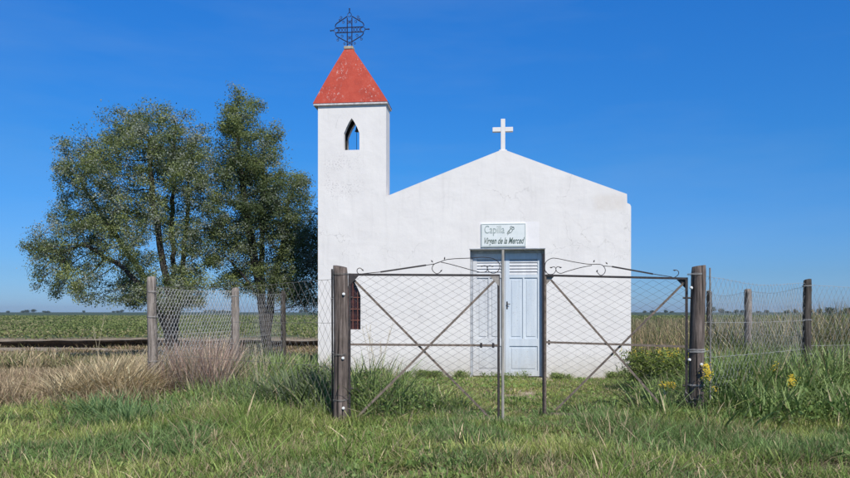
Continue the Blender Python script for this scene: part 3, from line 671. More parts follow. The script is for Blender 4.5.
# lower window: dark glass, rusty bars
w = MB().slab(low, [], .10, .115); win = w.build('window', M['brown_glass'], tower)
for x in (-3.70, -3.585, -3.47): MB().tube([(x, .06, 1.13), (x, .06, 2.34 - abs(x + 3.585) * 2.0)], .009, 6).build('window_bar', M['window_bar'], ch)
for z in (1.35, 1.62, 1.9): MB().tube([(-3.785, .06, z), (-3.385, .06, z)], .009, 6).build('window_bar', M['window_bar'], ch)

# iron cross on the tower, drawn in its own plane
def ic(px, py): return ((px - 350.2) * .0243 + ax, ay, (47.5 - py) * .0256 + zt + .05)
c = MB(); r_ = .013
def cv(pts, r=r_, n=5): c.tube([ic(*p) for p in pts], r, n)
def circ(cx, cy, rad, r=.008, k=12): cv([(cx + rad * math.cos(2 * math.pi * j / k), cy + rad * math.sin(2 * math.pi * j / k)) for j in range(k + 1)], r)
cv([(347.9, 47.5), (347.9, 18.5)]); cv([(352.6, 47.5), (352.6, 18.5)]); cv([(336, 27.6), (364.5, 27.6)]); cv([(336, 32.4), (364.5, 32.4)])
circ(350.2, 15.6, 1.9); cv([(350.2, 13.7), (350.2, 10.5)]); circ(336.8, 30, 2.2); circ(363.8, 30, 2.2); cv([(334.6, 30), (331.5, 30)]); cv([(366, 30), (369.3, 30)])
for q in ((350.2, 10), (331, 30), (369.8, 30)): c.ball(ic(*q), .020, 8)
for s in (-1, 1):
    X_ = lambda a: 350.2 + s * a
    cv([(X_(14.5), 26.6), (X_(14.2), 24.8), (X_(13.0), 23.4), (X_(7.5), 20.2), (X_(2.2), 17.0)]); cv([(X_(14.3), 33.2), (X_(13.4), 35.0), (X_(12.4), 36.0), (X_(7), 38.9), (X_(2.4), 41.4)])
    for (a, y, rr) in ((8.6, 17.9, 1.0), (6.3, 22.4, 1.1), (10.2, 20.2, .7), (7.6, 35.6, 1.1), (12.0, 39.2, 1.0), (5.2, 43, .9), (12.8, 27.8, .6)): circ(X_(a), y, rr, .007, 8)
    cv([(X_(8.6), 18.9), (X_(8.2), 20.6)], .006); cv([(X_(12), 38.2), (X_(10.6), 37.2)], .006)
    for a0, a1 in ((3, 6), (6, 9), (9, 12)): cv([(X_(a0), 32.4), (X_(a1), 27.6)], .007); cv([(X_(a0), 27.6), (X_(a1), 32.4)], .007)
for y0 in (22.5, 37.5, 42.5): cv([(347.9, y0 + 2), (352.6, y0 - 2)], .007); cv([(347.9, y0 - 2), (352.6, y0 + 2)], .007); circ(350.2, y0, 1.2, .006, 8)
c.build('iron_cross', M['bluiron'], ch)

# facade with door opening; gable, parapet shoulders
DX0, DX1, DZ = -.772, .972, 3.02
fac = [(TX1, -.3), (2.927, -.3), (2.930, 3.985), (2.905, 4.03), (2.842, 4.062), (2.838, 4.267), (1.2, 4.895), (0.09, 5.33), (-.09, 5.33), (-1.2, 4.91), (TX1, 4.305)]
f_ = MB().slab(fac, [[(DX0, -.02), (DX1, -.02), (DX1, DZ), (DX0, DZ)]], 0, .36)
f_.build('facade', M['wall'], ch)
cx0, cx1 = -2.62, 2.80
s = MB(); s.box((cx1 - .2, .36, -.3), (cx1, 8.3, 3.95)); s.box((cx0, .36, -.3), (cx0 + .2, 8.3, 3.95))
s.slab([(cx0, -.3), (cx1, -.3), (cx1, 3.95), (.09, 5.1), (cx0, 3.95)], [], 8.3, 8.5); s.build('nave_wall', M['wall'], ch)
def corr(x0, z0, x1, z1):
    m = MB(); n = 90; vs = []
    for j in range(n + 1):
        y = .37 + (8.6 - .37) * j / n; dz = .018 * math.sin(j * math.pi * 2 / 3.0)
        for (x, z) in ((x0, z0), (x1, z1)): vs += [(x, y, z + dz), (x, y, z + dz - .012)]
    fs = []
    for j in range(n): a = j * 4; fs += [(a, a + 2, a + 6, a + 4), (a + 1, a + 5, a + 7, a + 3), (a, a + 4, a + 5, a + 1), (a + 2, a + 3, a + 7, a + 6)]
    return m.add(vs, fs)
rm = corr(.09, 5.16, 2.92, 3.99); rm2 = corr(.09, 5.16, -2.70, 3.99); rm.add(rm2.v, rm2.f); rm.build('roof', M['tin'], ch)
g = MB(); g.box((-.052, .04, 5.33), (.052, .15, 6.09)); g.box((-.245, .042, 5.79), (-.052, .148, 5.895)); g.box((.052, .042, 5.79), (.235, .148, 5.895))
g.box((-.09, .02, 5.331), (.09, .2, 5.36)); g.build('gable_cross', M['wall'], ch, bevel=.008)
# door frame and double door, recessed
df = MB(); fy0_, fy1_ = .20, .30
df.box((DX0, fy0_, 0), (DX0 + .06, fy1_, DZ)); df.box((DX1 - .06, fy0_, 0), (DX1, fy1_, DZ)); df.box((DX0 + .06, fy0_, DZ - .07), (DX1 - .06, fy1_, DZ))
df.box((DX0 - .01, -.014, DZ), (DX1 + .01, .0, DZ + .022))
df.build('door_frame', M['doorframe'], ch, bevel=.006)
MB().box((DX0 + .05, .32, 0), (DX1 - .05, .33, DZ)).build('inner_screen', M['shade'], ch)
def door(x0, x1, m, zt_=DZ - .07):
    d = MB(); y0, y1 = .235, .275; sw = .095
    d.box((x0, y0, .03), (x0 + sw, y1, zt_)); d.box((x1 - sw, y0, .03), (x1, y1, zt_)); a, b_ = x0 + sw, x1 - sw; mid = (a + b_) / 2
    for z0, z1 in ((.03, .16), (.74, .92), (2.36, 2.43), (2.80, zt_)): d.box((a, y0 + .002, z0), (b_, y1, z1))
    d.box((mid - .02, y0 + .002, .92), (mid + .02, y1, 2.36))
    o = d.build('door', m, ch, bevel=.005)
    p = MB()
    for xa, xb, z0, z1 in ((a, mid - .02, .92, 2.36), (mid + .02, b_, .92, 2.36), (a, b_, .16, .74)):
        p.box((xa, y0 + .026, z0), (xb, y0 + .032, z1)); p.box((xa + .05, y0 + .014, z0 + .05), (xb - .05, y0 + .026, z1 - .05))
    p.build('panel', m, o, bevel=.004)
    l = MB()
    for k in range(5):
        z = 2.435 + k * .073; l.add([(a, y0 + .006, z), (b_, y0 + .006, z), (b_, y0 + .032, z + .066), (a, y0 + .032, z + .066), (a, y0 + .012, z - .002), (b_, y0 + .012, z - .002), (b_, y0 + .038, z + .064), (a, y0 + .038, z + .064)],
              [(0, 1, 2, 3), (7, 6, 5, 4), (0, 3, 7, 4), (1, 5, 6, 2), (0, 4, 5, 1), (3, 2, 6, 7)])
    l.build('louvre', M['door_w'], o)
    return o
dl = door(DX0 + .062, .055, M['door_w']); dr = door(.06, DX1 - .062, M['door'])
h = MB(); h.box((.085, .227, 1.62), (.115, .235, 1.80)); h.tube([(.10, .228, 1.74), (.10, .19, 1.74), (.17, .185, 1.735)], .009, 6); h.box((.09, .223, 1.64), (.11, .228, 1.665))
h.build('door_handle', M['iron'], dr)
MB().box((DX0 - .12, -.55, -.2), (DX1 + .15, -.001, .02)).build('doorstep', M['concrete'], ch, bevel=.015)

# sign over the door
sg = empty('chapel_sign', ROOT + Matrix.Rotation(rzc, 3, 'Z') @ Vector((.01, -.035, 3.07)), rzc)
tag(sg, 'pale rectangular painted name sign fixed above the double door', 'sign')
MB().box((-.523, 0, 0), (.523, .03, .555)).build('board', M['sign'], sg, bevel=.004)
fr = MB(); e = .008
fr.box((-.505, -.006, .018), (.505, 0.001, .018 + e)); fr.box((-.505, -.006, .53), (.505, 0.001, .53 + e)); fr.box((-.505, -.0055, .026), (-.505 + e, 0.001, .53)); fr.box((.505 - e, -.0055, .026), (.505, 0.001, .53))
fr.build('border', M['pale_ink'], sg)
def text(name, s, size, loc, sx, shear, off, m, parent):
    cu = bpy.data.curves.new(name, 'FONT'); cu.body = s; cu.size = size; cu.shear = shear; cu.offset = off; cu.extrude = .002; cu.resolution_u = 4
    t = bpy.data.objects.new(name + '_tmp', cu); C.objects.link(t)
    bpy.context.view_layer.update(); me = bpy.data.meshes.new_from_object(t.evaluated_get(bpy.context.evaluated_depsgraph_get()))
    bpy.data.objects.remove(t); me.materials.clear(); me.materials.append(m)
    me.transform(Matrix.Rotation(R(90), 4, 'X') @ Matrix.Diagonal((sx, 1, 1, 1)))
    o = bpy.data.objects.new(name, me); C.objects.link(o); o.parent = parent; o.location = loc
    xsv = [v.co.x for v in me.vertices]; return o, min(xsv), max(xsv)
text('lettering', 'Capilla', .26, (-.45, -.004, .325), .68, .0, 0.0, M['pale_ink'], sg)
o, a, b_ = text('lettering', 'Virgen de la Merced', .205, (-.47, -.004, .08), .55, .42, .003, M['green_ink'], sg)
o.scale.x = .93 / (b_ - a); 
em = MB()                                            # small sprig emblem after the first word
def sp(pts, r=.006): em.tube([(x, -.004, z) for x, z in pts], r, 5)
sp([(.10, .28), (.125, .33), (.15, .40), (.19, .455)]); sp([(.12, .32), (.17, .335), (.21, .38), (.20, .42), (.165, .43), (.14, .40)]); sp([(.15, .45), (.17, .48), (.20, .475), (.23, .44)])
sp([(.21, .40), (.25, .42), (.245, .46), (.22, .47)]); sp([(.09, .31), (.11, .36), (.135, .385)], .008)
em.build('sprig_emblem', M['green_ink'], sg)

# ---------------------------------------------------------------- posts
def post(name, label, x, y, rad, h, m, lean=(0, 0), cat='fence post', seed=0, taper=.9, group=None, topcut=.02):
    t = empty(name, (x, y, float(gz(x, y)))); tag(t, label, cat, group)
    n, k = 22, 26; r = np.random.default_rng(seed); vs = []; ph = r.random(6) * 6.28
    for i in range(k + 1):
        f = i / k; z = -.35 + (h + .35) * f
        for j in range(n):
            a = 2 * math.pi * j / n
            rr = rad * (1 + (taper - 1) * f) * (1 + .05 * math.sin(2 * a + ph[0]) + .035 * math.sin(3 * a + ph[1] + f * 1.5) + .022 * math.sin(7 * a + ph[2]) + .02 * math.sin(11 * a + ph[3] + f * 4)) + r.normal(0, .0014)
            if i == k: rr *= .93
            zz = z + (topcut * math.cos(a + ph[4]) if i >= k - 1 else 0)
            vs.append((rr * math.cos(a) + lean[0] * f + .008 * math.sin(f * 5 + ph[5]), rr * math.sin(a) + lean[1] * f, zz))
    fs = []
    for i in range(k):
        for j in range(n): fs.append((i * n + j, i * n + (j + 1) % n, (i + 1) * n + (j + 1) % n, (i + 1) * n + j))
    fs.append(tuple(k * n + j for j in range(n))); fs.append(tuple(range(n - 1, -1, -1)))
    mb = MB(); mb.add(vs, fs); o = mb.build('timber', m, t, smooth=True)
    for p in o.data.polygons:
        if len(p.vertices) > 4: p.use_smooth = False
    return t
def wraps(t, rad, zs, m=None, turns=2.2, seed=1):
    r = random.Random(seed)
    for z in zs:
        w = MB(); pts = []
        for k in range(int(turns * 14)):
            a = k / 14 * 2 * math.pi; pts.append(((rad + .006) * math.cos(a), (rad + .006) * math.sin(a), z + .012 * k / 14 + r.uniform(-.003, .003)))
        w.tube(pts, .003, 4); w.build('tie_wire', m or M['wire'], t)
def insul(t, spots):
    for x, y, z in spots:
        m = MB(); m.tube([(x, y + .01, z), (x, y - .02, z)], .020, 10); m.tube([(x, y - .02, z), (x, y - .035, z)], .012, 8); m.build('insulator', M['ceramic'], t)

XL, YL = (340.5 - CX) / F * 9.6, 9.6; XR, YR = (696 - CX) / F * 9.95, 9.95
pl = post('gate_post', 'thick brown timber post carrying the left leaf of the gate', XL, YL, .098, 2.20, M['post'], cat='gate post', seed=2, taper=.97, group='round timber posts of the gate')
wraps(pl, .10, [.36, .98, 2.08], M['wire_dark'], seed=3); insul(pl, [(.055, -.085, 1.82), (.045, -.085, .95), (.05, -.085, .27)])
pr = post('gate_post', 'thicker dark cracked timber post carrying the right leaf of the gate', XR, YR, .110, 2.25, M['post'], lean=(.035, 0), cat='gate post', seed=5, taper=.92, group='round timber posts of the gate', topcut=.012)
wraps(pr, .112, [.55, 1.02, 1.05, 2.12], M['wire'], seed=7); insul(pr, [(-.105, -.02, .92), (-.105, -.03, .13), (.03, -.11, .86), (-.09, -.05, 1.94)])
rr = random.Random(4)
for k in range(5):
    tg = MB(); pts = []; a0 = rr.uniform(2.5, 6.5); z0 = rr.uniform(.25, .55)
    for j in range(16): a = a0 + j * .28; pts.append(((.115 + rr.uniform(0, .05)) * math.cos(a), (.115 + rr.uniform(0, .05)) * math.sin(a), z0 + .10 * math.sin(j * .5 + k)))
    tg.tube(pts, .0035, 4); tg.build('tangled_wire', M['wire_dark'], pr)
# steel rods beside the gate posts
def rod(x, y, h, label, m, ties):
    t = empty('steel_rod', (x, y, float(gz(x, y)))); tag(t, label, 'rod')
    MB().tube([(0, 0, -.3), (.005, 0, h * .5), (0, 0, h)], .012, 8).build('shaft', m, t)
    for z, dx in ties: MB().tube([(.016 * math.cos(k * .9), .016 * math.sin(k * .9), z + k * .003) for k in range(12)] + [(dx, 0, z + .03)], .003, 4).build('tie_wire', M['wire'], t)
rod((332 - CX) / F * 9.65, 9.65, 2.17, 'thin dark steel rod standing just left of the left gate post', M['iron'], [(1.0, .05), (1.75, .05)])
rod((710 - CX) / F * 10.0, 10.0, 2.22, 'thin bluish steel rod standing just right of the right gate post', M['wire_dark'], [(1.0, -.08), (1.86, -.08)])

cA = ((153 - CX) / F * 12.6, 12.6); cB = ((234 - CX) / F * 14.9, 14.9); cC = ((283.5 - CX) / F * 18.3, 18.3)
pA = post('fence_post', 'pale weathered corner post standing in the dry grass at far left', cA[0], cA[1], .085, 2.22, M['post_grey'], lean=(-.02, 0), seed=11, group='timber posts of the perimeter fence')
wraps(pA, .088, [.7, 1.5, 1.95], seed=12)
pB = post('fence_post', 'grey leaning post in the fence right of the pinkish dry grass', cB[0], cB[1], .095, 2.08, M['post_grey'], lean=(.03, 0), seed=13, taper=.85, group='timber posts of the perimeter fence')
wraps(pB, .09, [.9, 1.9], seed=14)
post('fence_post', 'dark post beside the trunk of the slender tree', cC[0], cC[1], .075, 2.12, M['post_dark'], seed=15, group='timber posts of the perimeter fence')
rA = ((807 - CX) / F * 12.4, 12.4); rB = ((748 - CX) / F * 15.5, 15.5); rC = ((709.5 - CX) / F * 18.0, 18.0); rD = (10.6, 14.2)
p = post('fence_post', 'dark straight post at right with wire stapled down both sides', rA[0], rA[1], .078, 2.12, M['post_dark'], seed=17, group='timber posts of the perimeter fence'); wraps(p, .075, [.8, 1.4, 2.0], seed=18)
post('fence_post', 'grey brown post rising from tall weeds between the two dark posts', rB[0], rB[1], .082, 2.07, M['post_grey'], seed=19, group='timber posts of the perimeter fence')
post('fence_post', 'dark slim post just right of the right gate post', rC[0], rC[1], .07, 2.12, M['post_dark'], seed=20, group='timber posts of the perimeter fence')
post('fence_post', 'dark post at the far end of the wire fence running right', rD[0], rD[1], .078, 2.1, M['post_dark'], seed=21, group='timber posts of the perimeter fence')

# ---------------------------------------------------------------- chain link
def chain(name, label, p0, p1, z0, z1, cw, chh, m, r=.0022, seed=0, wav=.03, sag=.03, strands=(), cat='wire fence', parent=None, slack=.12):
    """diamond mesh woven from zigzag wires, with sag, bulges and slack"""
    p0 = np.array(p0, float); p1 = np.array(p1, float); L = np.linalg.norm(p1 - p0); dr_ = (p1 - p0) / L; nr = np.array([-dr_[1], dr_[0]])
    nc = int(L / cw); rows = int((z1 - z0) / (chh / 2)); V = []; I = []; off = 0
    k = np.arange(rows + 1); base = np.arange(4)
    for i in range(nc):
        s = np.where(((k + i) % 2) == 0, i * cw, (i + 1) * cw)
        z = z0 + (z1 - z0) * k / rows
        top = sag * np.sin(np.pi * s / L) ** 2 + .02 * (vnoise(s * 1.0, s * 0 + seed, .8, seed + 3, 2) - .5) * 2
        z = z - top * (k / rows); wx = (vnoise(s, z, .7, seed + 1, 2) - .5); wy = (vnoise(s, z, .9, seed + 2, 2) - .5) * 2 * wav
        s2 = np.clip(s + wx * slack * cw * 4, 0, L)
        z = z + (vnoise(s, z, .5, seed + 5, 2) - .5) * slack * chh * 1.5
        nrm = wy + .0025 * np.where((k + i) % 2 == 0, 1, -1)
        P_ = np.stack([p0[0] + dr_[0] * s2 + nr[0] * nrm, p0[1] + dr_[1] * s2 + nr[1] * nrm, z], 1)
        o3 = np.array([[dr_[0], dr_[1], 0], [nr[0] * .7 - dr_[0] * .5, nr[1] * .7 - dr_[1] * .5, .5], [-nr[0] * .7 - dr_[0] * .5, -nr[1] * .7 - dr_[1] * .5, -.5]]) * r
        vv = (P_[:, None] + o3[None]).reshape(-1, 3); V.append(vv); a = off + np.arange(rows)[:, None] * 3; j = np.arange(3)[None]; jn = (j + 1) % 3
        I.append(np.stack([a + j, a + jn, a + 3 + jn, a + 3 + j], -1).reshape(-1, 4)); off += len(vv)
    V = np.concatenate(V); I = np.concatenate(I)
    root = parent
    if parent is None:
        root = empty(name, (p0[0], p0[1], 0)); tag(root, label, cat); V = V - np.array([p0[0], p0[1], 0])
    np_mesh('wire_mesh', V, np.full(len(I), 4), I, m, root)
    if strands:
        for zs in strands:
            w = MB(); pts = []
            for q in range(25):
                s = L * q / 24; zz = zs - sag * math.sin(math.pi * q / 24) ** 2 * (zs > 1.8) - .012 * math.sin(math.pi * q / 24)
                pts.append((dr_[0] * s + (0 if parent is None else p0[0]) + nr[0] * .006, dr_[1] * s + (0 if parent is None else p0[1]) + nr[1] * .006, zz + .004 * math.sin(q * 2.1)))
            w.tube(pts, .0026, 4); w.build('strand_wire', m, root)
    return root
fr_l = (XL - .10, YL + .02)
chain('wire_fence', 'loose diamond wire fence from the left gate post to the pale corner post', cA, fr_l, .05, 2.0, .062, .19, M['wire_dark'], .0024, 31, .05, .05, (.8, 1.4, 2.0))
chain('wire_fence', 'pale dense looking wire fence between the pale corner post and the grey leaning post', cA, cB, .05, 2.0, .045, .15, M['wire_pale'], .0056, 32, .05, .03, (1.15, 2.0))
chain('wire_fence', 'wire fence from the grey leaning post back to the dark post by the tree', cB, cC, .05, 2.02, .075, .22, M['wire'], .0034, 33, .07, .04, (1.0, 2.02))
chain('wire_fence', 'sagging wire fence from the right gate post to the dark straight post', (XR + .11, YR), rA, .05, 2.06, .068, .20, M['wire'], .0024, 34, .07, .07, (.9, 1.4, 2.06))
chain('wire_fence', 'wire fence between the dark straight post and the grey brown post', rA, rB, .05, 2.0, .07, .20, M['wire'], .0028, 35, .06, .06, (1.1, 2.0))
chain('wire_fence', 'wire fence behind the right gate post between the grey brown and slim posts', rB, rC, .05, 2.0, .07, .20, M['wire'], .0030, 36, .06, .05, (1.1, 2.0))
chain('wire_fence', 'wire fence running right from the dark straight post out of view', rA, rD, .05, 2.03, .065, .20, M['wire'], .0026, 37, .06, .03, (.6, .95, 2.03))

# ---------------------------------------------------------------- gate leaves
def leaf(name, label, hinge, free, pxpts, side):
    h_ = Vector((hinge[0], hinge[1], 0)); f_ = Vector((free[0], free[1], 0)); L = (f_ - h_).length; u = (f_ - h_) / L
    ang = math.atan2(u.y, u.x); g = empty(name, (h_.x, h_.y, 0), ang); tag(g, label, 'gate', 'wire mesh gate leaves')
    def q(px, py, n=0.0):                       # the point of this leaf's vertical plane seen at a photo position, in leaf coordinates
        k = (px - CX) / F; # hinge + s*u has X/Y = k
        s = (k * h_.y - h_.x) / (u.x - k * u.y); d = h_.y + s * u.y
        return Vector((s, n, EYE - (py - HY) / F * d))
    return g, q, L
GP = 'wire mesh gate leaves'
def gate(label, hinge, free, S):
    g, q, L = leaf('gate_leaf', label, hinge, free, None, None)
    nrm = (0, 1, 0); hx, fx_ = S['hx'], S['fx']
    fr = -1 if q(hx, 300).y == 0 and hinge[0] > free[0] else 1
    t0, t1 = q(hx, S['ty_h']), q(fx_, S['ty_f']); b0, b1 = Vector((t0.x, 0, .045)), Vector((t1.x, 0, .04)); m0, m1 = q(hx, S['my_h']), q(fx_, S['my_f'])
    MB().bar(t0, t1, .034, .030, nrm).build('top_bar', M['iron'], g)
    MB().bar(b0, b1, .034, .03, nrm).build('bottom_bar', M['rust'], g)
    MB().bar(m0, m1, .026, .030, nrm).build('middle_rail', M['rust'], g)
    MB().bar(t0 + Vector((0, 0, .016)), b0, .036, .034, nrm).build('hinge_stile', M['iron'], g)
    MB().bar(t1 + Vector((0, .001, .014)), Vector((t1.x, .001, .03)), .030, .030, nrm).build('inner_stile', M[S['inner']], g)
    pt = q(S['pole_x'], S['pole_y']); MB().tube([(pt.x, -.012, .02), (pt.x, -.012, pt.z)], .020, 10).build('free_stile', M[S['pole']], g, smooth=False)
    up = Vector((0, 0, 1))
    for a, b, dy, mt in ((q(*S['b1'][0]), q(*S['b1'][1]), .022, 'rust'), (q(*S['b2'][0]), q(*S['b2'][1]), -.022, 'rust')):
        a.y = dy; b.y = dy; MB().bar(a, b, .030, .008, (0, 0, 1)).build('brace', M[mt], g)
    # corner plates
    for base, sx in ((t1, math.copysign(1, t0.x - t1.x)), (t0, math.copysign(1, t1.x - t0.x))):
        x, z = base.x, base.z - .012; d = MB(); y0 = -.026
        d.add([(x, y0, z), (x + sx * .13, y0, z), (x, y0, z - .14), (x, y0 + .005, z), (x + sx * .13, y0 + .005, z), (x, y0 + .005, z - .14)], [(0, 1, 2), (3, 5, 4), (0, 3, 4, 1), (1, 4, 5, 2), (2, 5, 3, 0)])
        d.build('corner_plate', M['plate' if base is t1 else 'iron'], g)
    # scrollwork on top
    for pts in S['curves']:
        P3 = [q(*p) for p in pts]; out = []
        n = len(P3)
        for i in range(n - 1):                     # smooth the polyline
            p_1, p0_, p1_, p2_ = P3[max(i - 1, 0)], P3[i], P3[i + 1], P3[min(i + 2, n - 1)]
            for k in range(4):
                t = k / 4; out.append(.5 * ((2 * p0_) + (-p_1 + p1_) * t + (2 * p_1 - 5 * p0_ + 4 * p1_ - p2_) * t * t + (-p_1 + 3 * p0_ - 3 * p1_ + p2_) * t ** 3))
        out.append(P3[-1]); MB().tube(out, .0055, 5).build('scroll', M['iron'], g)
    for x, y, a in S['leaves']:
        c0 = q(x, y); dx, dz = math.cos(a) * .024, math.sin(a) * .024; v = Vector((dx, 0, dz)); w_ = Vector((-dz, 0, dx)) * .45; n_ = Vector((0, .006, 0))
        MB().add([c0 - v, c0 + w_, c0 + v, c0 - w_, c0 + n_, c0 - n_], [(0, 1, 4), (1, 2, 4), (2, 3, 4), (3, 0, 4), (1, 0, 5), (2, 1, 5), (3, 2, 5), (0, 3, 5)]).build('iron_leaf', M['iron'], g)
    a, b = S['thick']; MB().bar(q(*a), q(*b), .012, .022, nrm).build('flat_rod', M['iron'], g)
    for x, y in S['clamps']:
        c0 = q(x, y); MB().box((c0.x - .014, -.03, c0.z - .035), (c0.x + .014, .0, c0.z + .035)).build('clamp', M['iron'], g, bevel=.004)
    for z in (.5, 1.75):
        MB().tube([(t0.x - math.copysign(.11, t1.x - t0.x), .0, z), (t0.x + math.copysign(.05, t1.x - t0.x), .0, z)], .013, 8).build('hinge', M['iron'], g)
    # mesh of the leaf in its own coordinates
    a0 = (min(t0.x, t1.x) + .02, .0); a1 = (max(t0.x, t1.x) - .02, .0)
    chain('x', '', a0, a1, .13, min(t0.z, t1.z) - .015, .088, .100, M['wire_rusty'], .0023, S['seed'], .016, .0, (), parent=g, slack=.09)
    return g
gate('left gate leaf of stretched wire mesh with crossed flat braces', (XL + .115, 9.6), (P(500, 300, 9.8).x, 9.8), dict(
    hx=349.5, fx=498.6, ty_h=274.6, ty_f=275.4, my_h=344.5, my_f=345.5, inner='iron', pole='steel', pole_x=502.6, pole_y=250, seed=61,
    b1=((353, 279), (491, 419)), b2=((494, 281), (357, 417)), thick=((380.5, 272), (426, 265.2)),
    curves=[[(364, 274), (359, 274), (357, 271.5), (357.6, 269), (360, 268), (362, 269.3)], [(361, 274), (370, 273), (381, 272)], [(426, 265.2), (434, 264), (441, 261.6), (446, 259.8), (456, 258.7), (469, 258.2), (482, 257.3), (493, 258.6), (499, 263), (499.6, 268), (497, 272), (493, 273.3), (489, 271.6), (487.4, 268.6), (488.2, 266.4), (490.6, 265.6)],
            [(441, 262.2), (450, 264.2), (464, 268), (477, 271.6), (483, 272.4), (486.6, 271), (487.4, 268.2), (486, 266), (483.5, 265.6)], [(441, 261.6), (434.5, 264), (432.3, 267.5), (433, 271), (436.5, 273.6), (439.5, 272.6), (441, 271)]],
    leaves=[(362.6, 270, -.8), (432, 261.3, 2.2), (444.6, 258.3, 1.4), (441.2, 270.8, .9), (482, 266.2, .3), (492, 266.3, -.3)], clamps=[(481, 345.3), (493, 345.4)]))
gate('right gate leaf standing slightly ajar with mesh and crossed flat braces', (XR - .125, 9.97), (P(546, 300, 10.4).x, 10.4), dict(
    hx=686.5, fx=545.4, ty_h=278.6, ty_f=275.4, my_h=346.6, my_f=342.2, inner='rust', pole='iron', pole_x=543.6, pole_y=253.5, seed=62,
    b1=((551, 280), (668, 413)), b2=((684, 283), (556, 410)), thick=((612, 266.6), (653, 274)),
    curves=[[(546, 273.5), (544.9, 268), (546, 262), (551, 258.6), (557, 258.5), (572, 261.6), (588, 264.2), (597, 264.3)], [(545.8, 271), (548, 274), (552.6, 274.2), (555.4, 271.6), (555.9, 268.6), (554.2, 266.8), (551.5, 267.4)],
            [(592, 265.4), (580, 267.8), (567, 271.4), (561, 273.4), (557.2, 272), (555.9, 268.8), (557.4, 266.7), (560, 267)], [(596, 264.2), (602, 265), (605.2, 269.2), (604.4, 273.2), (601, 275.4), (598.2, 273.4), (597.2, 271.6)],
            [(603, 266), (612, 266.6)], [(653, 274), (672, 277)], [(674, 277.8), (678, 275), (678.6, 271.8), (676.4, 270), (674.4, 270.2)]],
    leaves=[(594, 261.2, 2.0), (606.6, 263.2, .8), (597, 271, 2.2), (551, 267.6, .2), (560.6, 267.5, -.2), (674.4, 270.3, .2)], clamps=[(549, 342.4)]))

# ---------------------------------------------------------------- single plants
def pset(c, base): return c - np.array(base)
def strappy(x, y, h, n, rad, label, wid=.024, col=((.05, .08, .035), (.30, .36, .19)), seed=1):
    z = float(gz(x, y)); t = empty('strap_leaved_plant', (x, y, z)); tag(t, label, 'plant')
    az = rng.random(n) * 6.28; r = np.abs(rng.normal(0, rad, n)); px_, py_ = np.cos(az) * r, np.sin(az) * r
    v = blades(px_, py_, h * rng.uniform(.6, 1.1, n), wid * rng.lognormal(0, .25, n), rng.uniform(.1, 1.0, n), az + rng.normal(0, .8, n), lerp3(col[0], col[1], rng.random(n)), z=np.zeros(n), droop=.7)
    join('leaf_blades', [v], M['grass'], t); return t
strappy(-1.95, 10.9, .70, 300, .26, 'dark bushy strap leaved plant left of the left gate post')
strappy(-1.62, 11.0, .60, 240, .14, 'smaller strap leaved clump close against the left gate post', seed=2)
strappy(4.45, 10.2, .60, 380, .22, 'arching weed clump at the foot of the right gate post', .026, ((.05, .095, .03), (.15, .22, .08)))
strappy(-4.0, 8.9 + .6, .40, 320, .22, 'bluish green grass clump at the edge of the dry grass', .012, ((.09, .17, .07), (.24, .34, .15)))
strappy(-4.75, 10.3, .42, 360, .30, 'larger bluish green tussock before the pale corner post', .012, ((.09, .17, .07), (.25, .35, .15)))
def bush(name, x, y, h, w, n, label, col, seed, size=(.035, .075)):
    z = float(gz(x, y)); q = np.random.default_rng(seed); t = empty(name, (x, y, z)); tag(t, label, 'bush')
    k = max(6, int(w * 26)); m = MB(); cs = []
    for i in range(k):
        a = q.random() * 6.28; rr_ = w * .5 * q.random() ** .6; hh = h * q.uniform(.45, 1.0) * (1 - .35 * (rr_ / (w * .5)) ** 2)
        p1 = (rr_ * math.cos(a), rr_ * math.sin(a), hh); m.tube([(rr_ * .15 * math.cos(a), rr_ * .15 * math.sin(a), 0), (rr_ * .6 * math.cos(a), rr_ * .6 * math.sin(a), hh * .55), p1], .008, 5, .003)
        for u in (.45, .7, 1.0): cs.append((p1[0] * (.4 + .6 * u), p1[1] * (.4 + .6 * u), hh * u))
    m.build('branches', M['bark'], t); cs = np.array(cs); c0 = q.integers(0, len(cs), n); off = q.normal(size=(n, 3)); off /= np.linalg.norm(off, axis=1)[:, None]
    c = cs[c0] + off * (q.random(n) ** .5)[:, None] * .15; c[:, 2] = np.maximum(c[:, 2], .02)
    v, l, i_, tt = leaves(c, q.uniform(size[0], size[1], n), lerp3(col[0], col[1], np.clip(q.random(n) * .7 + q.normal(0, .15, len(cs))[c0] + .15, 0, 1)), normal=off * .8 + np.array([0, 0, .4]), aspect=.42)
    np_mesh('foliage', v, l, i_, M['grass'], t, tt)
